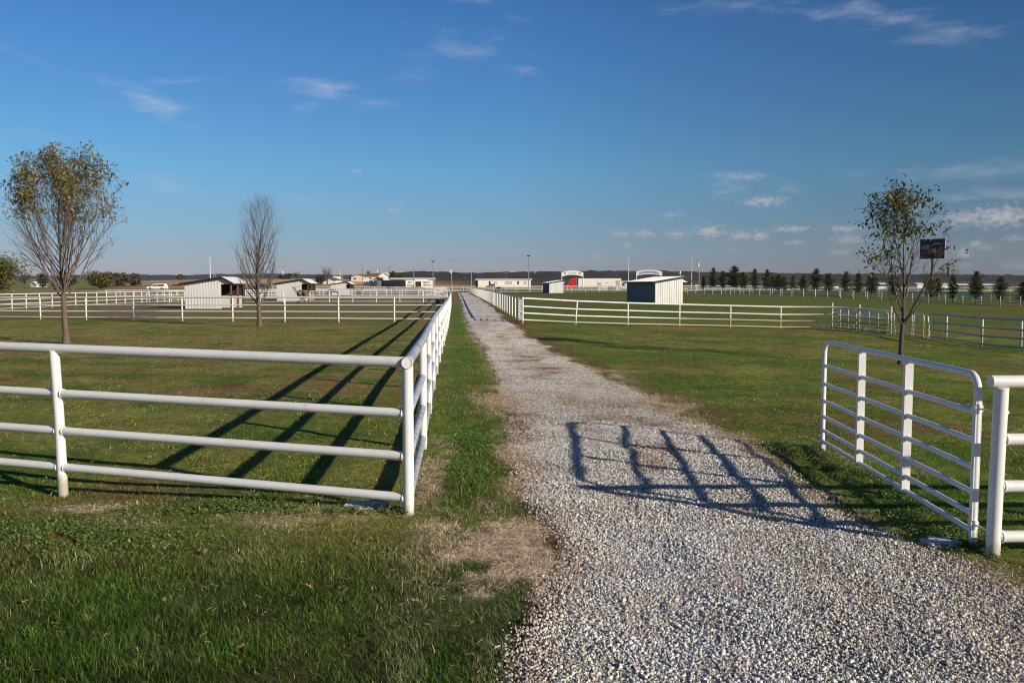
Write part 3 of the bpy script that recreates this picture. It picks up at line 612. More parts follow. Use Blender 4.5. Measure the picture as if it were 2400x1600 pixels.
# ------------------------------------------------------------------ hills
def hill_mat():
    m = bpy.data.materials.new('wooded hillside'); m.use_nodes = True; nt = m.node_tree; N = nt.nodes; L = nt.links; b = N['Principled BSDF']; b.inputs['Roughness'].default_value = 1; b.inputs['Specular IOR Level'].default_value = 0
    geo = N.new('ShaderNodeNewGeometry')
    n = N.new('ShaderNodeTexNoise'); n.inputs['Scale'].default_value = .012; n.inputs['Detail'].default_value = 7; n.inputs['Roughness'].default_value = .7; L.new(geo.outputs['Position'], n.inputs['Vector'])
    rp = N.new('ShaderNodeValToRGB'); L.new(n.outputs['Fac'], rp.inputs[0]); e = rp.color_ramp.elements; e[0].position = .35; e[0].color = (.026, .026, .020, 1); e[1].position = .7; e[1].color = (.085, .066, .050, 1)
    L.new(rp.outputs[0], b.inputs['Base Color']); return m
M['hill'] = hill_mat()
def ridge(name, prof, Y, depth, amp, seed):
    px = np.linspace(prof[0][0], prof[-1][0], 1100); top = np.interp(px, [p[0] for p in prof], [p[1] for p in prof])
    X = (px - 1200) / F * Y; tz = EYE + (HOR - top) * Y / F; rows = []
    for k, fr in enumerate(np.linspace(0, 1, 26)):
        y = Y - depth * (1 - fr) ; x = (px - 1200) / F * y; zb = EYE + (HOR - 662) * y / F - 6
        f = fr ** .8; z = zb * (1 - f) + tz * f + (fbm(x, np.full_like(x, y), Y * .012, seed, 3) - .5) * amp * 1.1 * math.sin(math.pi * min(fr, .6)) + (fbm(x, np.full_like(x, y * 7.7), Y * .0022, seed + 5, 3) - .5) * amp * .5
        rows.append(np.stack([x, np.full_like(x, y), z], 1))
    rows.append(np.stack([(px - 1200) / F * (Y + depth), np.full_like(px, Y + depth), np.full_like(px, 0)], 1))
    V = np.vstack(rows); nr = len(rows); na = len(px); i = np.arange(nr - 1)[:, None]; j = np.arange(na - 1)[None]
    q = np.stack([i * na + j, i * na + j + 1, (i + 1) * na + j + 1, (i + 1) * na + j], -1).reshape(-1)
    tag(npmesh(name, V, 4, q, M['hill'], None, True), kind='structure')
ridge('hills', [(-1500, 652), (-400, 650), (0, 648), (200, 645), (330, 644), (450, 644.5), (520, 642.5), (700, 643), (850, 644.5), (950, 645), (1100, 647)], 5600, 900, 14, 3)
ridge('hills', [(860, 656), (890, 646), (905, 641), (950, 637.5), (985, 636), (1060, 638), (1130, 639), (1200, 637.5), (1300, 636.3), (1450, 634.5), (1600, 637), (1800, 640), (2000, 642), (2150, 643), (2280, 643), (2400, 645.5), (2900, 650), (3900, 652)], 2900, 900, 9, 8)

# ------------------------------------------------------------------ pipe fences
def polyx(pts, Y): return float(np.interp(Y, [p[0] for p in pts], [p[1] for p in pts]))
RH = (1.38, .92, .53, .15)
def fence(label, posts, group='white pipe fences', rad=.05, rrad=.042, heights=RH, seg=10, bays=False, tall=(), material='pipe', toprail=True, railmat=None, lean=None, postseg=None, skip_end=False):
    """posts: (x, y, zref). Posts stand in the ground, top rail runs over them, lower rails run post to post"""
    o0 = Vector(posts[0]); t = thing('pipe_fence', label, 'fence', o0, 0, group)
    pr = [Vector(p) - o0 for p in posts]; m = M[material]; mr = M[railmat or material]
    for i, p in enumerate(pr):
        gz = zat(posts[i][0], posts[i][1]) - o0.z
        top = p.z + heights[0] - rad * .6
        if i in tall: top = p.z + heights[0] + .22
        lx = lean[i] if lean and i in lean else random.uniform(-.008, .008)
        b = MB(); b.tube([(p.x, p.y, min(gz, p.z) - .25), (p.x + lx * .5, p.y, (p.z + top) / 2), (p.x + lx, p.y, top)], rad, postseg or seg)
        if i in tall: b.ball((p.x + lx, p.y, top), rad * 1.1, 10, 6)
        po = b.build('post', m, t)
    def wob(i, h): return random.uniform(-.006, .006)
    if toprail:
        d0 = (pr[1] - pr[0]).normalized() * rad * 1.0; d1 = (pr[-1] - pr[-2]).normalized() * rad * 1.0
        line = [p + Vector((0, 0, heights[0] + wob(i, 0))) for i, p in enumerate(pr)]
        line[0] = line[0] - d0
        if not skip_end: line[-1] = line[-1] + d1
        MB().tube(line, rad, seg).build('top_rail', mr, t)
    for h in heights[1:] if toprail else heights:
        hs = [p + Vector((0, 0, h + wob(i, h))) for i, p in enumerate(pr)]
        if bays:
            for a, b_ in zip(hs[:-1], hs[1:]):
                d = (b_ - a).normalized(); MB().tube([a + d * rad * .55, b_ - d * rad * .55], rrad, seg).build('rail', mr, t)
        else: MB().tube(hs, rrad, max(6, seg)).build('rail', mr, t)
    return t
def welds(t, pos, r_):
    for p, d in pos:
        b = MB()
        d = Vector(d).normalized(); u = d.orthogonal().normalized(); w = d.cross(u); n = 18
        pts = [Vector(p) + (u * math.cos(k * 2 * math.pi / n) + w * math.sin(k * 2 * math.pi / n)) * (r_ + random.uniform(-.001, .003)) for k in range(n + 1)]
        b.tube(pts, .006, 5, False)
        b.build('weld_bead', M['pipe'], t)

A = Vector((-.936, 7.37, 0))
# F1: front left fence
dF = Vector((-.96, .28, 0)).normalized()
f1 = [A, A + dF * 3.885 + Vector((0, 0, .04)), A + dF * 7.7 + Vector((0, 0, .08)), A + dF * 11.5 + Vector((0, 0, .12))]
def front_fence(label, pts, group):
    t = fence(label, pts, group, .05, .043, RH, 28, True)
    o0 = Vector(pts[0]); pr = [Vector(p) - o0 for p in pts]; W_ = []
    for a, b_ in zip(pr[:2][:-1], pr[1:2]):
        d = (b_ - a).normalized()
        for h in RH[1:]:
            W_.append((a + Vector((0, 0, h)) + d * .052, d)); W_.append((b_ + Vector((0, 0, h)) - d * .052, d))
    welds(t, W_, .043)
    return t
# first post belongs to the fence along the drive: start the front rails at it
tF = thing('pipe_fence', 'large near white pipe fence across the left foreground, ending at the corner post', 'fence', A, 0, 'white pipe fences')
for k, p in enumerate(f1[1:]):
    q = p - A; gz = zat(p.x, p.y)
    MB().tube([(q.x + .01, q.y, min(gz, 0) - .3), (q.x - .01, q.y, q.z + .7), (q.x - .035, q.y, q.z + RH[0] - .02)], .049, 28).build('post', M['pipe'], tF)
pr = [p - A for p in f1]; d = (pr[1] - pr[0]).normalized()
MB().tube([pr[0] + d * .03 + Vector((0, 0, RH[0]))] + [p + Vector((0, 0, RH[0])) for p in pr[1:]], .049, 28).build('top_rail', M['pipe'], tF)
W_ = []
for a, b_ in zip(pr[:-1], pr[1:]):
    for h in RH[1:]:
        dd = (b_ - a).normalized(); aa = a + Vector((0, 0, h)); bb = b_ + Vector((0, 0, h))
        MB().tube([aa + dd * .03, bb - dd * .03], .0425, 24).build('rail', M['pipe'], tF)
        W_ += [(aa + dd * .047, dd), (bb - dd * .047, dd)]
welds(tF, W_, .043)

# F2: along the drive, left
X2 = [(7.37, -.936), (10.36, -1.125), (13.1, -1.33), (16.1, -1.55), (19.2, -1.77), (38.6, -3.02), (80, -5.9), (225, -16.8)]
ys = [7.37 + 2.96 * k for k in range(74)]
def zl(X, Y, k=1.0): return zat(X, Y) * k
f2 = [(polyx(X2, y), y, zl(polyx(X2, y), y)) for y in ys]
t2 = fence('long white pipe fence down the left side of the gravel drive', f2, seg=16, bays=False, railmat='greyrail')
# corner: rough welded end cap on the top rail
b = MB(); dd = (Vector(f2[1]) - Vector(f2[0])).normalized(); c0 = Vector((0, 0, RH[0])) - dd * .052
b.tube([c0 - dd * .004, c0 + dd * .006], [.049, .0535], 28)
for k in range(26):
    a = k * 2 * math.pi / 26; b.ball(c0 - dd * .002 + Vector((1, 0, 0)) * math.cos(a) * .048 + Vector((0, 0, 1)) * math.sin(a) * .048, .0065, 6, 4, jit=.2)
for k in range(14):
    a = random.uniform(0, 6.28); r_ = random.uniform(0, .038); b.ball(c0 - dd * .003 + Vector((math.cos(a) * r_, 0, math.sin(a) * r_)), random.uniform(.003, .006), 6, 4, (1.5, .5, 1), .2)
b.build('end_cap', M['pipe'], t2)

# F3: across the left lawn
f3 = [(-29.9 + 3.32 * k, 52.4 - (6.4 / 26.3) * 3.32 * k, -.1 + .14 * max(k, 0) / 8) for k in range(-2, 8)]; f3.append((-3.62, 46.0, .04))
f3f = fence('white four rail pipe fence along the back of the left lawn', f3, seg=8, rad=.048)
# F4: left paddock side running away
f4 = [(-44.0, 60 + 2.13 * k, zat(-44, 60 + 2.13 * k)) for k in range(0, 46)]
fence('white pipe fence with close posts receding at the far left', f4, seg=6)
f4b = [(-44.0 - .0, 60, zat(-44, 60)), (-41.5, 52.6, -.1)]
# G: second cross fence
def line(p0, p1, n, k=1.0): return [(p0[0] + (p1[0] - p0[0]) * i / n, p0[1] + (p1[1] - p0[1]) * i / n, zat(p0[0] + (p1[0] - p0[0]) * i / n, p0[1] + (p1[1] - p0[1]) * i / n)) for i in range(n + 1)]
def GX(px, Y): return ((px - 1200) / F * Y, Y)
fence('white pipe fence just behind the nearest left shed, dividing the left paddocks', line(GX(345, 100), (-7.6, 97), 13), seg=6)
fence('white pipe fence behind the second left shed, in front of the brown grazing horse', line(GX(650, 128), (-9.4, 126), 11), seg=6, heights=RH)
fence('white pipe fence across the left paddocks beyond the brown horse', line(GX(250, 166), (-12.3, 163), 24), seg=6)
fence('farthest white pipe fence, closing the end of the drive', line(GX(640, 222), GX(1112, 226), 18), seg=6)
# R: right side of the drive
X5 = [(46.9, .6), (120, -4.2), (160, -7.0), (214, -10.7)]
ys = [49.9 + 3.0 * k for k in range(0, 55)]
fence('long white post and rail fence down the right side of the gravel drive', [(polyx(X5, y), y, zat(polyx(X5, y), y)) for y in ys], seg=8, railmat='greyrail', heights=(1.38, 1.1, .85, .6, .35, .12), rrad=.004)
fence('short white pipe fence right of the far end of the drive', line(GX(1106, 218), GX(1094, 232), 4), seg=6)
# F6: front of the right paddock
f6 = [((px - 1200) / F * Y, Y, z) for px, Y, z in ((1225, 46.9, -.04), (1348.6, 48, -.23), (1471.6, 49, -.36), (1592.8, 50.2, -.48), (1712.2, 50.4, -.56), (1830, 50.6, -.64), (1950.3, 51, -.66), (2014.4, 49.4, -.72), (2089, 47.7, -.80))]
fence('white four rail pipe fence in front of the large right shed', f6, seg=8, rad=.048, tall=(6, 7, 8), lean={1: .1})
f6b = [f6[-3], ((2014.4 - 1200) / F * 49.2, 49.2, -.72), ((2089 - 1200) / F * 47.5, 47.5, -.80)]
# F7: right side
f7 = [((px - 1200) / F * Y, Y, z) for px, Y, z in ((2181, 44.5, -.84), (2219.8, 43, -.84), (2303.5, 38.4, -.82), (2396, 36.2, -.81), (2500, 34.0, -.80), (2620, 32.0, -.78))]
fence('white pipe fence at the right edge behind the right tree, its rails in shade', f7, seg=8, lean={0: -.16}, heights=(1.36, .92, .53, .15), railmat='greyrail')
# far right fences
fence('white pipe fence along the back of the right paddock behind the large shed', line(GX(1112, 202), GX(1640, 196), 16), seg=6)
fence('farther white pipe fence behind the back fence of the right paddock', line(GX(1128, 236), GX(1760, 236), 22), seg=6)
fence('white pipe fence on the far side of the right paddock before the pines', line(GX(1611, 170), GX(2440, 103), 27), seg=6, rrad=.03, railmat='greyrail')
fence('white pipe fence among the row of pines at the far right', line(GX(1700, 182), GX(2460, 116), 24), seg=6, rrad=.03, railmat='greyrail')
fence('white board fence far behind the row of pines', line(GX(1650, 262), GX(2440, 246), 34), 'white pipe fences', heights=(1.4, 1.0, .6, .22), seg=6, rad=.06, rrad=.07)

# ------------------------------------------------------------------ gates
def tube_gate(label, P0, P1, h0=.14, H=1.23, rails=(0, .136, .307, .503, .716, .934), r_=.0215, slats=(1 / 3, 2 / 3), big=False, mat_='galv', group=None, seg=12):
    """P0 hinge foot, P1 free foot. Round-cornered tube frame, rails and flat uprights"""
    P0 = Vector(P0); P1 = Vector(P1); t = thing('tube_gate', label, 'gate', P0, 0, group)
    d = (P1 - P0); Ln = d.length; u = d.normalized(); z = Vector((0, 0, 1)); m = M[mat_]
    def at(s, h): return u * s + z * (h0 + h)
    rc = .13; fr = [at(0, -.10 if big else -.02)]
    fr += [at(0, H - rc)] + [at(rc - rc * math.cos(a), H - rc + rc * math.sin(a)) for a in np.linspace(.2, math.pi / 2, 7)]
    fr += [at(Ln - rc + rc * math.sin(a), H - rc + rc * math.cos(a)) for a in np.linspace(0.0, math.pi / 2, 8)] + [at(Ln, -.02)]
    MB().tube(fr, r_ * 1.12, seg).build('frame', m, t)
    for h in rails: MB().tube([at(.0, h), at(Ln, h)], r_ * .92, seg).build('rail', m, t)
    n = Vector((u.y, -u.x, 0))
    for s in slats:
        c = at(s * Ln, H / 2 - .01); w_ = .075 if big else .05
        rot = Matrix((u, n, z)).transposed()
        MB().box(c + n * 0.0, (.05 if big else w_, .075 if big else .03, H + .02), rot=rot).build('upright', m, t)
    return t, at, u, n
Gp = Vector((3.685, 6.2, 0))
g0 = Vector((3.645, 6.42, 0.0)); g1 = Vector((3.88, 10.22, 0))
tg, at, u, n = tube_gate('open white tube gate beside the gravel drive, hung on the thick near post', g0, g1, .13, 1.24, (0, .136, .307, .503, .716, .944), .025, (.345, .665), True, 'pipe', None, 20)
# square stile at the hinge side, hinges, chain, latch foot
b = MB(); b.box(at(0, .50) - n * 0, (.048, .048, 1.26), rot=Matrix((u, n, Vector((0, 0, 1)))).transposed()); b.build('hinge_stile', M['pipe'], tg)
for h in (.06, .98):
    b = MB(); c = at(-.02, h); q = Gp - g0 + Vector((0, 0, .13 + h)) 
    b.tube([c + Vector((0, 0, -.035)), c + Vector((0, 0, .035))], .02, 12); b.tube([c + Vector((0, 0, .0)), q + Vector((-.03, 0, 0))], .008, 8)
    b.box(at(.0, h), (.06, .06, .05), rot=Matrix((u, n, Vector((0, 0, 1)))).transposed()); b.build('hinge', M['pipe'], tg)
b = MB(); cz = .98
for k in range(26):
    c = at(Ln if False else (g1 - g0).length + .035, .82 - k * .031) + n * (.015 * math.sin(k * .9)); o_ = (k % 2) * math.pi / 2
    ring = [c + Vector((math.cos(a) * .008 * math.cos(o_), math.cos(a) * .008 * math.sin(o_), math.sin(a) * .019)) for a in np.linspace(0, 2 * math.pi, 9)]
    b.tube(ring, .0035, 5, False)
b.build('chain', M['galv'], tg)
b = MB(); c = at((g1 - g0).length, -.075); b.box(c, (.05, .09, .09)); b.box(c + Vector((0, 0, .05)), (.07, .11, .02)); b.tube([c + Vector((0, 0, -.06)), c + Vector((0, 0, .1))], .012, 8); b.build('latch_foot', M['galv'], tg)

# right gate post with its fence
fr_ = [Gp, Gp + Vector((2.6, .06, 0)), Gp + Vector((5.4, .1, 0))]
tR = thing('pipe_fence', 'near white pipe fence at the right edge starting at the thick gate post', 'fence', Gp, 0, 'white pipe fences')
for i, p in enumerate(fr_):
    q = p - Gp; MB().tube([(q.x - .01, q.y, -.3), (q.x, q.y, .6), (q.x + .01, q.y, 1.30)], .051, 28).build('post', M['pipe'], tR)
MB().tube([(-.075, 0, 1.345)] + [(p - Gp) + Vector((0, 0, 1.345)) for p in fr_[1:]], .0475, 28).build('top_rail', M['pipe'], tR)
W_ = [((.0, 0, 1.292), (0, 0, 1))]
for a, b_ in zip(fr_[:-1], fr_[1:]):
    for h in (.905, .545, .155):
        aa = a - Gp + Vector((0, 0, h)); bb = b_ - Gp + Vector((0, 0, h)); dd = (bb - aa).normalized()
        MB().tube([aa + dd * .03, bb - dd * .03], .045, 24).build('rail', M['pipe'], tR); W_.append((aa + dd * .05, dd))
welds(tR, W_, .046)
b = MB()
for h in (.19, 1.11): b.ball((.058, 0, h), .017, 10, 6, (1, 1, 1)); 
b.build('hinge_bolt', M['pipe'], tR)

# walk-through gates at the corner of the right paddock, and the drive-side gate
gg = 'small tube gates of the right paddock'
q0, q1, q2 = [Vector(p) + Vector((0, .18, 0)) for p in f6b]
tube_gate('narrow white tube gate between the tall capped post and the leaning pair, left one', q0 + Vector((.1, 0, 0)), q1 - Vector((.1, 0, 0)), .1, 1.2, (0, .24, .48, .72, .96), .024, (.33, .66), False, 'pipe', gg, 8)
tube_gate('narrow white tube gate just left of the right tree trunk', q1 + Vector((.1, 0, 0)), q2 - Vector((.1, 0, 0)), .1, 1.2, (0, .24, .48, .72, .96), .024, (.33, .66), False, 'pipe', gg, 8)
tube_gate('white tube gate behind the right tree trunk, between the capped post and the leaning post', q2 + Vector((.25, 0, 0)), Vector((f7[0][0] - .2, 44.8, -.84)), .1, 1.2, (0, .24, .48, .72, .96), .024, (.62, .68), False, 'pipe', gg, 8)
for k, (q, lab) in enumerate(()):
    b = MB(); b.tube([(0, 0, -.3), (0, 0, 1.58)], .055, 12); b.ball((0, 0, 1.58), .075, 12, 8)
    o = b.build('gate_post', M['pipe'], None, q); tag(o, lab, 'post', 'capped gate posts')
for k, (px, Y, h, lab) in enumerate(((2001, 49.0, .42, 'short white stub post left of the middle gate post'), (2028, 49.0, .40, 'short white stub post right of the middle gate post'), (2098, 47.0, .45, 'short white stub post at the right tree trunk'), (2176, 44.2, .50, 'short white stub post at the foot of the leaning post'))):
    x = (px - 1200) / F * Y; b = MB(); b.tube([(0, 0, -.2), (0, 0, h)], .04, 8); tag(b.build('stub_post', M['pipe'], None, (x, Y, zat(x, Y))), lab, 'post', 'stub posts at the right gates')
tube_gate('white tube gate at the near end of the drive fence of the right paddock', (.45, 49.7, zat(.4, 49)), (.58, 47.15, zat(.5, 47)), .1, 1.25, (0, .22, .44, .66, .88, 1.06), .026, (.35, .68), False, 'pipe', None, 8)
cg = 'corral panels beside the far left fence'
cps = [(991, 118, 1019, 124), (1019, 124, 1046, 130), (1000, 150, 1022, 165), (1022, 165, 1048, 172)]
for (xa, ya, xb, yb), lab in zip(cps, ('nearest corral panel left of the long drive fence', 'second corral panel, touching the long drive fence', 'third corral panel, farther back beside the drive fence', 'farthest corral panel beside the drive fence')):
    a_ = GX(xa, ya); b_ = GX(xb, yb); tube_gate('white tube ' + lab, (*a_, zat(*a_)), (*b_, zat(*b_)), .15, 1.45, (0, .28, .56, .84, 1.12), .035, (.5,), False, 'pipe', cg, 6)

# ------------------------------------------------------------------ sheds
def shed(label, loc, rz, L=3.7, W=4.4, open_side=True, posts=True, hb=2.32, hr=2.86, hf=2.36, tw='white metal horse sheds', blue=False):
    t = thing('horse_shed', label, 'shed', loc, rz, tw)
    xr = W * .785; xo = W * .75
    def ztop(x): return hb + (hr - hb) * x / xr if x <= xr else hr + (hf - hr) * (x - xr) / (W - xr)
    def ribwall(poly_x0, poly_x1, y, zb, nrm, name='side_wall'):
        b = MB(); zt0, zt1 = ztop(poly_x0) - .03, ztop(poly_x1) - .03
        b.prism([(poly_x0, zb), (poly_x1, zb), (poly_x1, zt1), (poly_x0, zt0)], y - .02, y + .02)
        k = poly_x0 + .1
        while k < poly_x1 - .03:
            b.box((k, y + nrm * .032, (zb + ztop(k) - .05) / 2), (.035, .03, ztop(k) - .07 - zb)); k += .27
        return b
    for y, nn in ((0.02, -1), (L - .02, 1)):
        b = ribwall(0, xo, y, -.1, nn); b.build('side_wall', M['panel'], t)
        b = MB(); b.prism([(xo + .002, hf - .12), (W - .25, hf - .12), (W - .05, ztop(W - .05) - .03), (xr, hr - .03), (xo + .002, ztop(xo) - .03)], y - .018, y + .018); b.build('gable_panel', M['panel'], t)
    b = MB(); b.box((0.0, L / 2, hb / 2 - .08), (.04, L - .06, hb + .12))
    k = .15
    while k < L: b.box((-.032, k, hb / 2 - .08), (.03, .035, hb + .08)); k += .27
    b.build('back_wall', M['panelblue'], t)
    # low kick boards and rails in the opening, seen in the open end
    b = MB(); b.box((xo + .4, L - .06, .55), (W - xo - .5, .03, 1.2)); b.build('kick_panel', M['panel'], t)
    for yy in ((.1, L / 2, L - .12) if posts else ()): MB().box((W - .22, yy, hf / 2 - .12), (.14, .14, hf + .2)).build('timber_post', M['wood'], t)
    MB().box((W - .22, L / 2, hf - .14), (.05, L - .1, .2)).build('header', M['darkmetal'], t)
    b = MB(); b.prism([(.1, 1.18), (W - .3, 1.18), (W - .3, hf - .1), (xr, hr - .12), (.1, hb - .12)], L - .10, L - .06); b.box((.06, L / 2, 1.1), (.04, L - .3, 2.1)); b.build('painted_shade_lining', M['darkmetal'], t)  # dark sheets added inside to paint the shade under the roof
    # roof: two slopes, with ribs
    def slope(x0, z0, x1, z1, name):
        b = MB(); b.prism([(x0, z0), (x1, z1), (x1, z1 + .05), (x0, z0 + .05)], -.28, L + .28)
        y = -.2; ln = math.hypot(x1 - x0, z1 - z0); an = math.atan2(z1 - z0, x1 - x0)
        while y < L + .25:
            b.box(((x0 + x1) / 2 - math.sin(an) * .06, y, (z0 + z1) / 2 + .055), (ln - .02, .04, .03), rot=Matrix.Rotation(-an, 3, 'Y')); y += .3
        b.build(name, M['whiteroof'], t)
        for yy in (-.295, L + .295): MB().prism([(x0, z0 - .10), (x1, z1 - .10), (x1, z1 + .065), (x0, z0 + .065)], yy - .012, yy + .012).build('fascia', M['black'], t)
    sb = (hr - hb) / xr; x0 = -.42
    slope(x0, hb + sb * x0, xr - .001, hr, 'rear_roof'); sf = (hf - hr) / (W - xr); x1 = W + .12
    slope(xr + .001, hr, x1, hr + sf * (x1 - xr), 'front_roof')
    MB().box((x0 - .012, L / 2, hb + sb * x0), (.02, L + .56, .16)).build('eave_trim', M['black'], t)
    return t
def pz(px, py, Y): v = P(px, py, Y); return v
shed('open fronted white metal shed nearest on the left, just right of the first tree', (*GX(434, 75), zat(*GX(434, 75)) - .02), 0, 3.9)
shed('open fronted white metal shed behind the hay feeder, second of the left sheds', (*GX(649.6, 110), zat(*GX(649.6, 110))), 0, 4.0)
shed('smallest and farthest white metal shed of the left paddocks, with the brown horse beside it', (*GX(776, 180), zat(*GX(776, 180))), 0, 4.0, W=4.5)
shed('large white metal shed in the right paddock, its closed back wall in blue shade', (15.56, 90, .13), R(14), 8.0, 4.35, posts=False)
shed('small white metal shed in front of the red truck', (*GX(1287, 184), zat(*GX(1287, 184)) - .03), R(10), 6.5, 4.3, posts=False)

# ------------------------------------------------------------------ trees
def tube_np(acc, pts, rad, seg):
    acc.tube(pts, rad, seg, False)
class TreeGen:
    def __init__(s, seed, levels, leaf_fn=None, segs=(12, 7, 4, 3)):
        s.r = random.Random(seed); s.lv = levels; s.wood = MB(); s.limb = MB(); s.leafpts = []; s.leaf_fn = leaf_fn; s.segs = segs
    def grow(s, p, d, L, r0, lv):
        c = s.lv[lv]; n = c['n']; pts = [p.copy()]; rad = [r0]; dirs = [d.copy()]; R_ = s.r
        for i in range(n):
            w = Vector((R_.gauss(0, 1), R_.gauss(0, 1), R_.gauss(0, 1))) * c['wig']
            d = (d + w + Vector((0, 0, c['up']))).normalized(); p = p + d * (L / n); pts.append(p.copy()); dirs.append(d.copy())
            rad.append(max(r0 * (1 - (i + 1) / n * c['tap']), .0025))
        (s.wood if lv == 0 else s.limb).tube(pts, rad, s.segs[lv], False)
        if lv + 1 < len(s.lv):
            c2 = s.lv[lv + 1]
            for k in range(c['kids']):
                t = c['t0'] + (1 - c['t0']) * ((k + R_.random()) / c['kids']) ** c.get('tp', 1); t = min(t, .98); f = t * n; i = min(int(f), n - 1)
                q = pts[i].lerp(pts[i + 1], f - i); dd = dirs[i + 1]; az = R_.uniform(0, 2 * math.pi) if lv else k * 2.4 + R_.uniform(-.5, .5)
                sdir = dd.orthogonal().normalized(); sdir.rotate(Matrix.Rotation(az, 3, dd)); a = R(R_.gauss(c2['ang'], c2['ang'] * .18))
                nd = (dd * math.cos(a) + sdir * math.sin(a)).normalized(); rr = rad[i] * c2['rr'] * R_.uniform(.8, 1.1)
                Lk = c2['len'](t) * R_.uniform(.82, 1.18); s.grow(q, nd, Lk, rr, lv + 1)
        if s.leaf_fn and lv >= 2:
            h_ = max(1, len(pts) // 2)
            for q, dd in zip(pts[h_:], dirs[h_:]): s.leafpts += s.leaf_fn(q, dd, R_)
def leaves_mesh(pts, size, seed, aspect=.42, droop=.6):
    r_ = np.random.default_rng(seed); P_ = np.array([p[:] for p in pts]); n = len(P_)
    P_ = P_ + r_.normal(0, .05, (n, 3)); th = r_.uniform(0, 2 * math.pi, n); dn = np.clip(r_.normal(droop, .35, n), -.6, 1.2)
    ax = np.stack([np.cos(th) * np.cos(dn), np.sin(th) * np.cos(dn), -np.sin(dn)], 1); sd = np.stack([-np.sin(th), np.cos(th), r_.normal(0, .5, n)], 1); sd /= np.linalg.norm(sd, axis=1)[:, None]
    L_ = size * r_.uniform(.65, 1.25, n)[:, None]; w = L_ * aspect; nr = np.cross(ax, sd)
    V = np.stack([P_, P_ + ax * L_ * .45 + sd * w / 2 + nr * w * .15, P_ + ax * L_ - nr * w * .2, P_ + ax * L_ * .45 - sd * w / 2 + nr * w * .15], 1).reshape(-1, 3)
    Fc = ((np.arange(n) * 4)[:, None] + np.array([[0, 1, 2, 0, 2, 3]])).reshape(-1)
    return V, Fc
def make_tree(label, loc, gen, H, r0, lean, bark, leafmat, leafsize, group, seed, aspect=.42):
    t = thing('young_tree', label, 'tree', loc, 0, group)
    gen.grow(Vector((0, 0, -.1)), Vector((lean, 0, 1)).normalized(), H, r0, 0)
    # root flare
    gen.wood.tube([(0, 0, -.1), (0, 0, .12), (lean * .3, 0, .35)], [r0 * 1.45, r0 * 1.15, r0 * .98], 12, False)
    gen.wood.build('trunk', M[bark], t); gen.limb.build('branches', M[bark], t)
    if gen.leafpts:
        V, Fc = leaves_mesh(gen.leafpts, leafsize, seed, aspect); o = npmesh('leaves', V, 3, Fc, M[leafmat]); o.parent = t
        print('leaves', len(gen.leafpts))
    return t
# T1: left, leafy on top
def lf1(q, d, R_):
    z = q.z; k = min(1.0, max(0, (z - 4.2 + .25 * math.sin(q.x * 2.3 + q.y)) / 1.3)) * .8 + (.35 if (q.x > 1.25 and z > 3.0) else 0) + (.25 if z > 6.0 else 0)
    if R_.random() > k * (.33 + .2 * math.sin(q.x * 3.7 + q.y * 3.1 + z * 1.3)): return []
    return [q + Vector((R_.gauss(0, .08), R_.gauss(0, .08), R_.gauss(0, .06))) for _ in range(R_.randint(2, 5))]
g = TreeGen(5, [dict(n=14, wig=.010, up=.04, tap=.93, kids=44, t0=.32, tp=1.3),
    dict(n=10, wig=.075, up=.125, tap=.8, kids=9, t0=.2, ang=44, rr=.42, len=lambda t: (3.55 * (1 - t) ** .55 + .6) * (.72 + .28 * min(1, t * 3))),
    dict(n=6, wig=.10, up=.10, tap=.75, kids=5, t0=.2, ang=33, rr=.55, len=lambda t: 1.7 * (1 - t * .5)),
    dict(n=4, wig=.14, up=.06, tap=.7, kids=0, t0=.2, ang=36, rr=.6, len=lambda t: .65 * (1 - t * .4))], lf1)
make_tree('round topped tree at the left with olive leaves in its crown', G(153, 30.6), g, 5.42, .115, .0, 'bark1', 'leaf1', .15, 'young trees on the lawns', 1)
# T2: bare, narrow
g = TreeGen(12, [dict(n=14, wig=.02, up=.03, tap=.93, kids=34, t0=.19, tp=1.1),
    dict(n=8, wig=.05, up=.12, tap=.8, kids=8, t0=.2, ang=40, rr=.42, len=lambda t: (2.25 * (1 - t) ** .5 + .5)),
    dict(n=5, wig=.08, up=.10, tap=.75, kids=4, t0=.2, ang=27, rr=.5, len=lambda t: 1.0 * (1 - t * .5)),
    dict(n=3, wig=.10, up=.08, tap=.6, kids=0, t0=.2, ang=28, rr=.6, len=lambda t: .5)], None)
make_tree('narrow bare tree with reddish twigs on the left lawn, without any leaves', G(608, 43.3), g, 5.75, .13, .0, 'bark2', None, 0, 'young trees on the lawns', 2)
# T3: right
def lf3(q, d, R_):
    z = q.z; side = abs(q.x) > 1.15
    k = (.8 if z > 3.9 else (.7 if (z > 2.2 and side) else (.2 if z > 2.6 else (.15 if side else 0))))
    if not side and z < 3.9 and q.x > -.2: k *= .4
    if q.x < -.2 and z > 2.7: k += .25
    if R_.random() > k * (.72 + .4 * math.sin(q.x * 4 + q.z * 3.1)): return []
    return [q + Vector((R_.gauss(0, .07), R_.gauss(0, .07), R_.gauss(0, .05))) for _ in range(R_.randint(2, 6))]
g = TreeGen(47, [dict(n=10, wig=.035, up=.03, tap=.92, kids=15, t0=.27, tp=1.3),
    dict(n=8, wig=.08, up=.10, tap=.8, kids=6, t0=.3, ang=33, rr=.58, len=lambda t: 2.7 * (1 - t) ** .6 + .4),
    dict(n=5, wig=.12, up=.06, tap=.75, kids=4, t0=.25, ang=34, rr=.55, len=lambda t: 1.15 * (1 - t * .5)),
    dict(n=3, wig=.14, up=.02, tap=.7, kids=0, t0=.2, ang=38, rr=.6, len=lambda t: .5)], lf3)
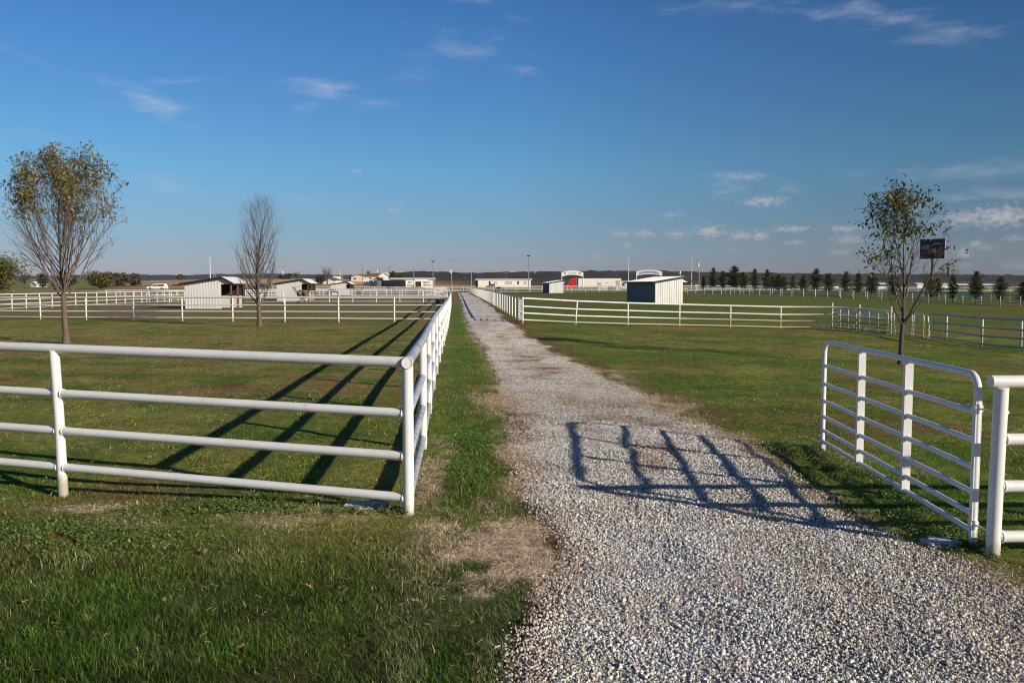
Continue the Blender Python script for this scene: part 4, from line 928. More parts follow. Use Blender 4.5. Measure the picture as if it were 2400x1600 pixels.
make_tree('slim dark tree at the right with scattered drooping leaves, behind the open gate', G(2114, 25), g, 4.1, .075, .03, 'bark3', 'leaf3', .15, 'young trees on the lawns', 3, .46)

# pines
def pine_proto(seed, H, mat_, parent_loc, label, group, trunk_vis=.20, fat=.30):
    r_ = random.Random(seed); t = thing('pine_tree', label, 'tree', parent_loc, 0, group)
    MB().tube([(0, 0, -.2), (.03, 0, H * .4), (0, .02, H * .97)], [.075, .055, .015], 7, False).build('trunk', M['bark3'], t)
    pts = []; rr = []
    z = H * trunk_vis
    while z < H:
        f = (z / H - trunk_vis) / (1 - trunk_vis); rad = H * fat * (math.sin(min(1, (f + .16) * 1.5) * math.pi / 2) * (1 - f) ** .75 + .03) * r_.uniform(.6, 1.2)
        nb = r_.randint(4, 6); a0 = r_.uniform(0, 6.28)
        for k in range(nb):
            a = a0 + k * 6.28 / nb + r_.uniform(-.3, .3); rb = rad * r_.uniform(.55, 1.15); up = r_.uniform(.15, .5)
            m = max(3, int(rb / .13))
            for j in range(m):
                q = (j + 1) / m; c = Vector((math.cos(a) * rb * q, math.sin(a) * rb * q, z + up * rb * q))
                for _ in range(12): pts.append(c + Vector((r_.gauss(0, .10), r_.gauss(0, .10), r_.gauss(0, .09))))
        z += H * r_.uniform(.05, .09)
    V, Fc = leaves_mesh(pts, .32, seed, .26, -.35); o = npmesh('crown', V, 3, Fc, M[mat_]); o.parent = t
    return t
pines = [(1648, 650, 205, 'dark'), (1670.6, 630, 203, 0), (1693, 636, 200, 0), (1720, 625, 196, 0), (1741, 638, 193, 0), (1767, 633, 188, 0), (1796, 634, 183, 0), (1808, 648, 186, 0), (1823, 645, 178, 0), (1836, 649, 176, 0), (1857, 648, 173, 0), (1882, 645, 168, 'y'), (1911, 631, 165, 0), (1940, 643, 158, 0),
         (1981, 637, 152, 0), (2010, 643, 148, 0), (2041, 641, 144, 0), (2092, 645, 138, 0), (2180, 656, 130, 0), (2196, 652, 136, 0), (2231, 649, 124, 0), (2286, 639, 122, 0), (2343, 649, 117, 0), (2396, 661, 112, 0)]
pg = 'row of pines beyond the right paddock'
plabels = ['leftmost small pine beside the large shed', 'tall narrow pine, first with a pointed top right of the flagpoles', 'lower pine just right of the first tall pine', 'tallest pine at the left of the row with a tufted top', 'low pine between the tufted pine and the next tall one', 'broad pine left of the middle of the row', 'pointed pine near the middle of the row', 'short pine squeezed between two taller ones', 'round pine left of the yellow green one', 'small light pine just left of the middle gap', 'short dark pine left of the yellow green pine',
    'yellow green bushy pine', 'tall slender pine right of the yellow green one', 'pine with a blunt top, second right of the yellow green one', 'broad dark pine above the narrow tube gates', 'wide pine left of the right tree', 'pine seen through the left branches of the right tree', 'pine seen behind the trunk of the right tree', 'pine just under the billboard post', 'small pine right of the billboard post', 'dark pine right of the right tree, first of the last four', 'tall spreading pine with visible trunk at the far right', 'bushy pine, second from the right edge', 'rightmost pine, cut by the edge']
protos = {}
for i, (px, pyt, Y, k) in enumerate(pines):
    loc = G(px, Y); top = P(px, pyt, Y).z; h = top - loc.z; lab = plabels[i]
    key = ('y' if k == 'y' else i % 5)
    if key not in protos:
        t = pine_proto(100 + i, 5.0, 'yellowpine' if k == 'y' else 'pine', loc, lab, pg, fat=(.44, .50, .40, .54, .46)[i % 5]); protos[key] = t
    else:
        t = copy_tree(protos[key]); t.location = loc; t['label'] = lab
    sx = h / 5.0; t.scale = (sx * random.uniform(.85, 1.1), sx * random.uniform(.85, 1.1), sx); t.rotation_euler = (0, 0, random.uniform(0, 6.28))

# rounded bushes / far trees
def bush(name, label, cat, px, Y, pyt, wpx, m, group=None, n=1400, leaf=.5, seed=0, lobes=7, base=0.0, twig=False, flat=1.0):
    if twig: n = int(n * .35); leaf *= .6
    else: n = int(n * 1.7); leaf *= .9
    loc = G(px, Y); H = P(px, pyt, Y).z - loc.z; Wd = wpx / F * Y; r_ = random.Random(seed + int(px)); t = thing(name, label, cat, loc, 0, group)
    b = MB(); b.tube([(0, 0, -.3), (0, 0, H * .35), (Wd * .05, 0, H * .7)], [Wd * .035 + .06, Wd * .025 + .04, .04], 6, False)
    for k in range(7 if not twig else 46):
        a = r_.uniform(0, 6.28); e = r_.uniform(.5, 1); b.tube([(0, 0, H * r_.uniform(.1, .4)), (math.cos(a) * Wd * .25 * e, math.sin(a) * Wd * .25 * e, H * r_.uniform(.45, .7)), (math.cos(a) * Wd * .42 * e, math.sin(a) * Wd * .42 * e, H * r_.uniform(.6, .98))], [Wd * .010 + .02, .025, .01], 4, False)
    b.build('trunk', M['bark3'], t)
    pts = []; ctr = []
    for k in range(lobes):
        a = r_.uniform(0, 6.28); q = r_.uniform(0, .62); ctr.append((math.cos(a) * Wd / 2 * q, math.sin(a) * Wd / 2 * q, H * (r_.uniform(.22, .74) if not twig else r_.uniform(.45, .75)), r_.uniform(.22, .36)))
    for _ in range(n):
        c = r_.choice(ctr); v = Vector((r_.gauss(0, 1), r_.gauss(0, 1), r_.gauss(0, 1))).normalized() * (r_.random() ** .6)
        p = Vector((c[0] + v.x * Wd * c[3], c[1] + v.y * Wd * c[3], max(.02, min(H, c[2] + v.z * H * c[3])))); pts.append(p)
    V, Fc = leaves_mesh(pts, leaf, seed + 3, .7, .2); o = npmesh('crown', V, 3, Fc, M[m]); o.parent = t
    return t
bt = 'trees and bushes on the left skyline'
bush('leafy_tree', 'big olive tree cut by the left edge', 'tree', -14, 140, 584, 150, 'bush', bt, 9000, .42, 1, 16)
bush('leafy_tree', 'small dark tree beside the white farmhouse, left of the first tree', 'tree', 62, 330, 636, 34, 'greybush', bt, 700, .9, 2, twig=True)
bush('leafy_tree', 'small dark tree just left of the trunk of the first tree', 'tree', 103, 320, 637, 32, 'greybush', bt, 800, .9, 3)
bush('bush', 'low dark bush behind the trunk of the first tree', 'bush', 165, 300, 640, 60, 'greenbush', bt, 1200, .9, 4)
bush('bush', 'rounded olive bush, the largest right of the first tree', 'bush', 238, 285, 634, 74, 'bush', bt, 2600, .8, 5, 10)
bush('leafy_tree', 'grey leafless tree at the right end of the olive bush', 'tree', 288, 330, 636, 44, 'greybush', bt, 1100, .9, 6)
bush('leafy_tree', 'grey tree at the right end of the left tree line', 'tree', 318, 335, 640, 40, 'greybush', bt, 900, .9, 7)
bush('leafy_tree', 'grey tree hidden behind the left tree line', 'tree', 262, 370, 638, 46, 'greybush', bt, 1100, 1.0, 71)
bush('leafy_tree', 'lone small tree on the brown rise left of the nearest shed roof', 'tree', 426, 430, 642, 20, 'greybush', bt, 500, .9, 8)
bush('bush', 'green bush on the skyline right of the bare tree', 'bush', 663, 430, 644, 26, 'greenbush', bt, 500, .9, 9)
bush('bush', 'dark round bush on the skyline between the bare tree and the second shed', 'bush', 676, 430, 638.5, 14, 'greenbush', bt, 500, .8, 10)
bush('leafy_tree', 'bare spreading tree on the skyline above the second shed', 'tree', 697, 430, 634, 28, 'greybush', bt, 260, .8, 11, twig=True)
bush('leafy_tree', 'bare bushy tree left of the small cream house', 'tree', 768, 330, 622, 42, 'greybush', bt, 700, .7, 12, twig=True)
bush('bush', 'dark brush pile below the bare bushy tree', 'bush', 754, 322, 643, 30, 'greybush', bt, 1500, .8, 13)
bush('leafy_tree', 'dark cedar behind the tan house', 'tree', 866, 420, 635, 11, 'greenbush', bt, 500, .9, 14)
bush('bush', 'low dark tree left of the tan gable house', 'bush', 826, 440, 642, 14, 'greenbush', bt, 400, .8, 141)
bush('bush', 'pale green tree in front of the long tan house', 'bush', 893, 330, 648, 18, 'greenbush', bt, 700, .8, 15)
bush('leafy_tree', 'dark tree left of the tall green tree behind the barn', 'tree', 905, 400, 642, 16, 'greybush', bt, 700, .9, 16)
bush('leafy_tree', 'tall green tree behind the barn', 'tree', 920, 370, 635.5, 15, 'greenbush', bt, 1400, .8, 17)
bush('leafy_tree', 'round green tree behind the roof of the barn', 'tree', 943, 370, 642, 20, 'greenbush', bt, 1400, .8, 18)

# ------------------------------------------------------------------ text
def text_mesh(name, s, size, m, parent, mtx, ext=.03, bold=0.0, sx=1.0):
    cu = bpy.data.curves.new(name, 'FONT'); cu.body = s; cu.size = size; cu.extrude = ext; cu.offset = bold; cu.align_x = 'CENTER'; cu.align_y = 'CENTER'
    o = bpy.data.objects.new(name, cu); COL.objects.link(o); dg = bpy.context.evaluated_depsgraph_get(); dg.update()
    me = bpy.data.meshes.new_from_object(o.evaluated_get(dg)); COL.objects.unlink(o); bpy.data.objects.remove(o)
    for v in me.vertices: v.co.x *= sx
    me.materials.clear(); me.materials.append(m); r_ = bpy.data.objects.new(name, me); COL.objects.link(r_); r_.parent = parent; r_.matrix_local = mtx; return r_
UPR = Matrix.Rotation(math.pi / 2, 4, 'X')

# ------------------------------------------------------------------ buildings
def gable_house(name, label, cat, loc, rz, W_, D, h, rise, wall, roof, group=None, wins=(), door=None, over=.4, ridge='Y'):
    """front face along local x at y=0; ridge along 'Y' (gable to the front) or 'X'"""
    t = thing(name, label, cat, loc, rz, group)
    b = MB()
    if ridge == 'Y': b.prism([(0, -.5), (W_, -.5), (W_, h), (W_ / 2, h + rise), (0, h)], 0, D)
    else: b.prism([(0, -.5), (D, -.5), (D, h), (D / 2, h + rise), (0, h)], 0, W_, 'X')
    b.build('wall', M[wall], t); b = MB()
    n_ = W_ if ridge == 'Y' else D; e0, e1 = (-over, D + over) if ridge == 'Y' else (-over, W_ + over); ax = 'Y' if ridge == 'Y' else 'X'
    k = rise / (n_ / 2)
    for s in (0, 1):
        a0, z0 = (-over, h - over * k) if s == 0 else (n_ + over, h - over * k); a1, z1 = (n_ / 2, h + rise)
        poly = [(a0, z0 + .02), (a1, z1 + .02), (a1, z1 + .2), (a0, z0 + .2)]
        b.prism(poly if s == 0 else poly[::-1], e0, e1, ax)
    b.build('roof', M[roof], t)
    for (x, z, w_, hh) in wins:
        f = MB().box((x, -.03, z), (w_ + .16, .06, hh + .16)).build('window_frame', M['white'], t); MB().box((x, -.07, z), (w_, .03, hh)).build('pane', M['darkwin'], f)
    if door: MB().box((door[0], -.03, door[2] / 2), (door[1], .06, door[2])).build('door', M['darkwin'], t)
    return t
# mobile home
Yh = 330; s_ = Yh / F; loc = G(1120.3, Yh); base = P(1120, 672.5, Yh).z; loc.z = base
t = thing('mobile_home', 'long low cream mobile home beyond the end of the drive', 'mobile home', loc)
Wm = (1244 - 1120.3) * s_; Hm = P(1120, 656, Yh).z - base
MB().box((Wm / 2, 2.2, Hm / 2 - .5), (Wm, 4.4, Hm + 1)).build('wall', M['cream'], t)
b = MB(); b.box((Wm / 2 - .4, 2.2, Hm + .12), (Wm + 1.6, 5.2, .22)); b.prism([(-.4, Hm + .23), (4.8, Hm + .23), (2.2, Hm + .55)], -.8, Wm + .8, 'X'); b.build('roof', M['whiteroof'], t)
b = MB(); b.box((-.55, 2.5, Hm * .45), (.9, 3.4, Hm * .85)); b.build('porch', M['darkwin'], t)
MB().box((Wm / 2, -.02, .45), (Wm, .05, .06)).build('skirting_trim', M['tan'], t)
for (x0, x1, kind) in ((1146.3, 1149.6, 'n'), (1159.5, 1165, 'w'), (1185, 1190, 'w'), (1190.5, 1195, 'w'), (1195.5, 1199.5, 'w'), (1213, 1216, 'n'), (1228.5, 1234, 'w')):
    xa, xb = (x0 - 1120.3) * s_, (x1 - 1120.3) * s_; hh = .95 if kind == 'w' else 1.15
    f = MB().box(((xa + xb) / 2, -.03, Hm * .60), (xb - xa + .12, .06, hh + .12)).build('window_frame', M['greywood'] if kind == 'w' else M['darkwin'], t)
    MB().box(((xa + xb) / 2, -.07, Hm * .60), (xb - xa - .35, .03, hh - .25)).build('pane', M['cream'] if kind == 'w' else M['darkwin'], f)
# barn with lettering
Yb = 300; s_ = Yb / F; a = R(9); loc = P(951, 672.8, Yb)
t = thing('painted_barn', 'white fronted barn with RV RANCH and NEXT DRIVEWAY painted on it', 'barn', loc, a)
Wb = 10.0; H_ = P(951, 657.2, Yb).z - loc.z; Lb = 33
b = MB(); b.box((Wb / 2, .1, H_ / 2 - .4), (Wb, .2, H_ + .8)); b.box((Wb * .56, -.03, H_ + .18), (Wb * .46, .2, .36)); b.build('front_wall', M['cream'], t)
MB().box((Wb * .455, -.06, H_ * .42), (Wb * .20, .16, H_ * .86)).build('doorway', M['black'], t)
dirb = Vector((-.50, .866, 0)); 
b = MB(); p0 = Vector((0, .22, 0)); p1 = p0 + Vector((-13.2, 18, 0)); q1 = p1 + Vector((Wb * .8, 6, 0)); q0 = Vector((Wb, .22, 0)); z0, z1 = Vector((0, 0, -.6)), Vector((0, 0, H_ - .05))
b.add([p0 + z0, p1 + z0, q1 + z0, q0 + z0, p0 + z1, p1 + z1, q1 + z1, q0 + z1], [(0, 4, 5, 1), (1, 5, 6, 2), (2, 6, 7, 3), (3, 7, 4, 0), (4, 7, 6, 5), (0, 1, 2, 3)])
for k in range(34):
    c = p0.lerp(p1, (k + .5) / 34) + Vector((-.05, -.04, H_ / 2)); b.box(c, (.12, .06, H_ - .1), rz=math.atan2(18, -13.2))
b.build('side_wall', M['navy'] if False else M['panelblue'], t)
b = MB(); z2 = Vector((0, 0, H_)); z3 = Vector((0, 0, H_ + .16)); o1 = Vector((-.5, -.25, 0))
b.add([p0 + z2 + o1, p1 + z2 + o1, q1 + z2, q0 + z2, p0 + z3 + o1, p1 + z3 + o1, q1 + z3, q0 + z3], [(0, 4, 5, 1), (1, 5, 6, 2), (2, 6, 7, 3), (3, 7, 4, 0), (4, 7, 6, 5), (0, 1, 2, 3)]); b.build('roof', M['whiteroof'], t)
for s, xc, zc, sz, sx in (('RV', .16, .68, 1.15, 1.0), ('RANCH', .18, .27, .95, .80), ('NEXT', .76, .68, 1.15, .95), ('DRIVEWAY', .775, .27, .78, .82)):
    text_mesh('lettering', s, sz, M['text'], t, Matrix.Translation((Wb * xc, -.04, H_ * zc)) @ UPR, .02, .008, sx)
# white outbuilding behind the barn
l2 = P(915, 668, 345); gable_house('outbuilding', 'low white roofed shed behind the dark barn wall', 'shed', l2, 0, 18, 7, 2.4, .5, 'panelblue', 'whiteroof', 'farm buildings on the left', ridge='X')
hg = 'farm buildings on the left'
l2 = P(823, 659, 390); gable_house('farmhouse', 'tan gable fronted house on the rise', 'house', l2, 0, 7.3, 10, 2.2, .9, 'tan', 'brownroof', hg, ((1.8, 1.2, .9, .8),))
l2 = P(860, 658, 395); gable_house('farmhouse', 'long tan house with brown roof right of the gable fronted one', 'house', l2, 0, 8.6, 8, 2.2, 1.2, 'tan', 'brownroof', hg, ((1.6, 1.3, .9, .8), (5.2, 1.3, .9, .8)), ridge='X')
l2 = P(888, 658, 385); gable_house('farmhouse', 'small white gable behind the pale green tree', 'house', l2, 0, 5.0, 8, 2.3, 1.4, 'cream', 'whiteroof', hg)
l2 = P(757, 666.5, 335); gable_house('farmhouse', 'small cream gable house right of the bare bushy tree', 'house', l2, R(-6), 5.2, 8, 1.7, .85, 'cream', 'brownroof', hg)
l2 = P(781, 657, 380); gable_house('outbuilding', 'small white shed above the cream gable house', 'shed', l2, 0, 2.7, 3, 2.0, .15, 'cream', 'brownroof', hg, ((.8, 1.2, .5, .5),))
l2 = P(72, 671.5, 350); gable_house('farmhouse', 'small white farmhouse left of the first tree', 'house', l2, R(-20), 3.4, 5, 1.0, .9, 'cream', 'whiteroof', hg)
l2 = P(404, 673.5, 300); gable_house('outbuilding', 'low rusty brown hut behind the white sport utility vehicle', 'hut', l2, R(8), 2.4, 3, 1.0, .1, 'rust', 'brownroof', hg)
rg = 'farm buildings on the far right'
for (x0, x1, yb, Y, wall, roof, lab) in ((2063, 2077, 673, 420, 'panelblue', 'whiteroof', 'small pale blue shed seen left of the right tree trunk'), (2150, 2164, 673, 420, 'cream', 'whiteroof', 'small white shed below the billboard'), (2205, 2222, 673.5, 420, 'cream', 'whiteroof', 'white trailer shaped shed right of the billboard post'), (2247, 2270, 675, 400, 'rust', 'whiteroof', 'low red shed with white roof left of the tall spreading pine'), (2306, 2334, 676, 390, 'rust', 'whiteroof', 'red barn with white roof right of the tall spreading pine')):
    l2 = P(x0, yb, Y); Wd = (x1 - x0) / F * Y; gable_house('outbuilding', lab, 'shed', l2, 0, Wd, 6, 1.5, .55, wall, roof, rg, ridge='X')
b = MB()
# arches
def arch(label, px0, px1, pyt, pys, pyu, Y, m, inset, pyb, logo=False):
    loc = P((px0 + px1) / 2, pyb, Y); t = thing('entrance_arch', label, 'arch', loc, 0, 'arched entrance signs'); Wd = (px1 - px0) / F * Y / 2
    zt = P(px0, pyt, Y).z - loc.z; zs = P(px0, pys, Y).z - loc.z; zu = P(px0, pyu, Y).z - loc.z
    n = 20; top = [(-Wd + 2 * Wd * k / n, zs + (zt - zs) * (1 - (2 * k / n - 1) ** 2)) for k in range(n + 1)]; th = zt - zu
    bot = [(x, z - th) for x, z in top][::-1]
    MB().prism(top + bot, 0, .35).build('sign_board', m, t)
    for s in (-1, 1): MB().tube([(s * (Wd - .12), .2, -.4), (s * (Wd - .12), .2, zs - .1)], .14, 8).build('post', M['white'], t)
    if inset:
        k = .78; poly = [(x * k, z - th * .22) for x, z in top] + [(x * k, z + th * .25) for x, z in bot]; MB().prism(poly, -.04, -.005).build('name_panel', M['greyprint'], t)
    return t, Wd, zt, th
t, Wd, zt, th = arch('cream arched entrance sign above the red truck', 1315.9, 1367, 633.9, 638.6, 644.0, 305, M['cream'], False, 679)
for s in (-1, 1): MB().add([(s * Wd * .67 - .35, -.03, zt - .62 * th - .25), (s * Wd * .67 + .35, -.03, zt - .62 * th - .25), (s * Wd * .67, -.03, zt - .62 * th + .5)], [(0, 1, 2)]).build('emblem', M['text'], t)
b = MB()
for k in range(9): 
    if k != 3: b.box((-1.3 + k * .33, -.03, zt - th * .52 - .02 * (k - 4) ** 2 + random.uniform(-.05, .05)), (.20, .02, random.uniform(.18, .4)))
b.build('lettering', M['greyprint'], t)
arch('pale arched entrance sign with grey name panel behind the large shed', 1490.9, 1551.6, 632.2, 636.6, 642.5, 300, M['whiteroof'], True, 679)
# stone gate pillars and iron gate at the entrance
for px, pyt, w_, lab in ((1404.5, 662.5, 8, 'shorter pale stone gate pillar in front of the white trailer'), (1448, 657.5, 9, 'taller pale stone gate pillar at the rear end of the white trailer'), (1632, 668, 6, 'small pale stone pillar right of the large shed')):
    Y = 240; l2 = P(px, 683, Y); t = thing('stone_pillar', lab, 'pillar', l2, 0, 'stone entrance pillars'); w2 = w_ / F * Y; h = P(px, pyt, Y).z - l2.z
    MB().box((0, 0, h / 2 - .3), (w2, w2, h + .6)).build('shaft', M['concrete'], t); MB().box((0, 0, h + .06), (w2 + .15, w2 + .15, .12)).build('cap', M['cream'], t)
l2 = P(1411, 683, 241); t = thing('entrance_gate', 'white framed gate of grey panels between the two tall stone pillars', 'gate', l2)
Wd = 27 / F * 241
for k in range(5):
    x = Wd * (k + .5) / 5; MB().box((x, 0, .75), (Wd / 5 - .12, .04, 1.1)).build('panel', M['greyprint'], t)
b = MB(); b.box((Wd / 2, 0, .15), (Wd, .07, .08)); b.box((Wd / 2, 0, 1.4), (Wd, .07, .08))
for k in range(6): b.box((Wd * k / 5, 0, .77), (.07, .08, 1.3))
b.build('frame', M['white'], t)

# ------------------------------------------------------------------ vehicles
def wheel(t, x, y, r_, w_=.24, rim=True):
    tt = MB().tube([(x, y - w_ / 2, r_), (x, y + w_ / 2, r_)], r_, 18).build('wheel', M['tyre'], t)
    if rim: MB().tube([(x, y - w_ / 2 - .01, r_), (x, y - w_ / 2 + .02, r_)], r_ * .6, 12).build('rim', M['chrome'], tt)
def suv(label, loc, rz, body, L=5.5, H=1.9, cat='car', pickup=False, group=None, name='parked_car', tail=False):
    t = thing(name, label, cat, loc, rz, group); W_ = 1.95; s = L / 5.5
    prof = [(.0, .45), (.02, .85), (.15, 1.02), (1.35, 1.12), (1.95, H - .12), (2.3, H), (5.0, H - .02), (5.38, 1.15), (5.5, 1.0), (5.5, .45)]
    if pickup: prof = [(.0, .45), (.02, .85), (.15, 1.0), (1.4, 1.1), (1.95, H - .1), (3.3, H - .08), (3.65, 1.15), (5.45, 1.15), (5.5, 1.0), (5.5, .45)]
    b = MB(); b.prism([(x * s, z) for x, z in prof[::-1]], -W_ / 2, W_ / 2)
    b.build('body', M[body], t)
    wins = [((1.62, 1.16), (2.02, 1.62), (2.55, 1.66), (2.55, 1.16)), ((2.66, 1.16), (2.66, 1.66), (3.25, 1.66), (3.25, 1.16))]
    if not pickup: wins.append(((3.4, 1.16), (3.4, 1.68), (4.95, 1.68), (5.15, 1.2)))
    for wn in wins:
        b = MB(); 
        for y0, y1 in ((-W_ / 2 - .015, -W_ / 2 - .002), (W_ / 2 + .002, W_ / 2 + .015)): b.prism([(x * s, z) for x, z in wn], y0, y1)
        b.build('window', M['darkwin'], t)
    for x in (1.0, 4.4):
        for y in (-W_ / 2 + .08, W_ / 2 - .08): wheel(t, x * s, y, .38)
    for y in (-.7, .7):
        MB().box((-.01, y, .78), (.04, .3, .16)).build('headlight', M['chrome'], t); MB().box((5.51 * s, y * 1.2, .95), (.04, .12, .35)).build('tail_light', M['lamp_red'], t)
    return t
suv('white sport utility vehicle parked on the brown field at the left', P(347, 680, 240), 0, 'white')
suv('dark blue pickup behind the lower branches of the bare tree', P(598, 677, 262), 0, 'navy', 4.6, 1.75, 'pickup truck', True)
suv('dark car parked in front of the mobile home', P(1139, 675.5, 318), 0, 'navy', 3.6, 1.5)
suv('white pickup seen between the yellow green pine and the tall slender one', P(1925, 679.5, 285), 0, 'white', 5.4, 1.7, 'pickup truck', True)
suv('dark car under the left branches of the right tree', P(1995, 679.5, 285), 0, 'navy', 4.6, 1.5)
suv('white car behind the board fence left of the right tree', P(2048, 679.5, 285), 0, 'white', 4.4, 1.5)
# red semi truck and white trailer
Yt = 313; s_ = Yt / F; l2 = P(1322, 680, Yt); t = thing('semi_truck', 'red semi truck with tall sloping cab', 'truck', l2, 0)
HH = P(1322, 651.6, Yt).z - l2.z; zz = lambda y: P(1322, y, Yt).z - l2.z; xx = lambda x: (x - 1322) * s_
b = MB(); b.prism([(xx(x), zz(y)) for x, y in ((1322, 674), (1323, 668.5), (1331, 666), (1334.5, 657), (1339, 652.8), (1347, 651.6), (1348.3, 654), (1348.3, 674))][::-1], -1.2, 1.2); b.build('cab', M['red'], t)
b = MB(); b.prism([(xx(x), zz(y)) for x, y in ((1338.5, 660.5), (1339.5, 658), (1343.5, 657.5), (1343.5, 660))][::-1], -1.22, -1.205); b.build('window', M['darkwin'], t)
b = MB(); b.prism([(xx(x), zz(y)) for x, y in ((1331.5, 665.8), (1334.8, 657.6), (1336.2, 657.6), (1334, 665.8))][::-1], -1.215, -1.203); b.build('windscreen', M['darkwin'], t)
MB().tube([(xx(1341), -1.3, zz(668)), (xx(1342.5), -1.3, zz(668))], .35, 10).build('fuel_tank', M['chrome'], t)
MB().box((xx(1340), 0, zz(675.5)), (xx(1349) - xx(1323), 1.6, .5)).build('chassis', M['black'], t)
for y in (-1.1, 1.1): MB().tube([(xx(1350), y * .8, zz(674)), (xx(1350), y * .8, zz(650))], .09, 8).build('exhaust_stack', M['chrome'], t)
for x in (1328, 1344, 1352): 
    for y in (-1.05, 1.05): wheel(t, xx(x), y, .5, .3)
l2 = P(1355, 680, Yt); t = thing('semi_trailer', 'long white box trailer behind the red truck', 'trailer', l2, 0); Wd = (1454.3 - 1355) * s_
MB().box((Wd / 2, 0, (zz(652.2) + zz(672.5)) / 2), (Wd, 2.55, zz(652.2) - zz(672.5))).build('box_body', M['cream'], t)
MB().box((Wd / 2, 0, zz(652)), (Wd + .06, 2.6, .12)).build('top_rail', M['rust'], t)
b = MB(); 
for k in range(26): b.box((Wd * (k + .5) / 26, -1.285, (zz(653) + zz(672)) / 2), (.05, .02, zz(653) - zz(672)))
b.build('side_ribs', M['cream'], t)
MB().box((Wd * .67, -1.30, zz(663)), (1.0, .03, .22)).build('marking', M['greyprint'], t)
MB().box((Wd / 2, 0, zz(674)), (Wd * .96, 1.2, .25)).build('chassis', M['black'], t)
for x in (.80, .87):
    for y in (-1.05, 1.05): wheel(t, Wd * x, y, .5, .3)
for x in (.2,): 
    for y in (-.9, .9): MB().box((Wd * x, y, .5), (.12, .12, 1.2)).build('landing_leg', M['black'], t)
# travel trailers by the barn
tg_ = 'trailers parked left of the barn'
for (x0, x1, yt, yb, Y, body, lab) in ((852, 863, 655.5, 668, 318, 'white', 'white camper trailer, leftmost of those by the barn'), (865, 872, 656, 668, 316, 'white', 'short white horse trailer, second from the left by the barn'), (875, 884, 656, 669, 314, 'white', 'white box trailer with an open rear, third from the left'), (884, 893, 658, 670.5, 308, 'panelblue', 'blue grey cargo trailer touching the dark barn wall'), (1454.8, 1468, 658.5, 678, 318, 'whiteroof', 'white livestock trailer with vertical bars right of the tall stone pillar')):
    l2 = P(x0, yb + 3.5, Y); t = thing('parked_trailer', lab, 'trailer', l2, 0, tg_ if x0 < 1000 else None); Wd = (x1 - x0) / F * Y; h = P(x0, yt, Y).z - l2.z
    b = MB(); b.prism([(0, .5), (Wd, .5), (Wd, h), (.25, h), (0, h - .35)], -1.1, 1.1); b.build('box_body', M[body], t)
    MB().box((Wd * .35, -1.12, h * .62), (Wd * .35, .03, h * .2)).build('window', M['darkwin'], t)
    if x0 > 1400:
        for k in range(2): MB().box((Wd * (.3 + .38 * k), -1.12, h * .60), (Wd * .22, .03, h * .5)).build('window', M['greyprint'], t)
    for x in (.45, .68): wheel(t, Wd * x, -1.05, .35); wheel(t, Wd * x, 1.05, .35)

# ------------------------------------------------------------------ poles
pgp = 'poles along the horizon'
def pole(label, px, pyt, pyb, Y, r_=.12, m='greywood', kind='utility', arms=1):
    l2 = P(px, pyb, Y); l2.z = min(l2.z, zat(l2.x, Y) + .2); h = P(px, pyt, Y).z - l2.z
    nm, ct = {'utility': ('utility_pole', 'utility pole'), 'light': ('light_pole', 'light pole'), 'flag': ('flag_pole', 'flagpole'), 'hframe': ('transmission_pole', 'power pole')}[kind]
    t = thing(nm, label, ct, l2, 0, pgp)
    MB().tube([(0, 0, -1), (0, 0, h)], [r_ * 1.25, r_ * .8], 8).build('pole', M[m], t)
    if kind == 'utility':
        MB().box((0, 0, h - .5), (1.3, .10, .12), rz=R(25)).build('cross_arm', M['greywood'], t)
        if arms > 1: MB().tube([(-.3, -.1, h - 2.4), (-.3, -.1, h - 1.3)], .26, 10).build('transformer', M['cream'], t)
    if kind == 'light':
        b = MB(); b.tube([(0, 0, h - .05), (0, 0, h + .12), (0, 0, h + .25)], [.55, .7, .3], 12); b.build('lamp_head', M['black'], t)
    if kind == 'flag': MB().ball((0, 0, h), r_ * 1.6, 8, 6).build('finial', M['chrome'], t)
    if kind == 'hframe':
        MB().tube([(2.6, 0, -1), (2.6, 0, h)], [r_ * 1.25, r_ * .8], 8).build('pole', M[m], t); MB().box((1.3, 0, h - 2), (6.4, .2, .25)).build('cross_arm', M[m], t)
    return t
pole('pale pole rising behind the nearest left shed', 493, 602, 662, 150, .085, 'whiteroof', 'utility')
pole('distant twin transmission pole right of the pale pole behind the shed', 500, 628, 650, 900, .3, 'greywood', 'hframe')
pole('tall twin transmission pole above the tan house', 842, 614, 648, 620, .28, 'greywood', 'hframe')
for (px, yt, yb, Y, m, ar, lab) in ((803, 630, 662, 370, 'greywood', 1, 'grey utility pole right of the cream gable house'), (799, 632, 655, 410, 'whiteroof', 1, 'thin pale pole beside the grey one at the cream gable house'), (850, 626, 668, 350, 'redwood', 1, 'reddish utility pole in front of the tan gable house'), (886.5, 625, 652, 380, 'redwood', 2, 'utility pole with a transformer above the long tan house'), (914, 623, 655, 340, 'redwood', 1, 'thick reddish utility pole left of the tall green tree'), (970, 624, 673, 290, 'greywood', 1, 'grey utility pole in front of the RANCH lettering'), (1058.5, 624, 671, 290, 'greywood', 2, 'utility pole with a transformer beyond the end of the drive'), (1104.5, 632, 672, 290, 'greywood', 1, 'plain grey utility pole left of the mobile home'), (1185.5, 636, 656, 345, 'redwood', 1, 'red brown pole behind the mobile home roof'), (1638, 607, 662, 260, 'greywood', 2, 'tall utility pole with a transformer right of the large shed'), (1595, 626, 655, 300, 'greywood', 2, 'short pole above the roof end of the large shed')):
    pole(lab, px, yt, yb, Y, .13, m, 'utility', ar)
pole('tall white light pole with dark lamp at the corner of the barn', 1015, 613, 673, 280, .12, 'greywood', 'light')
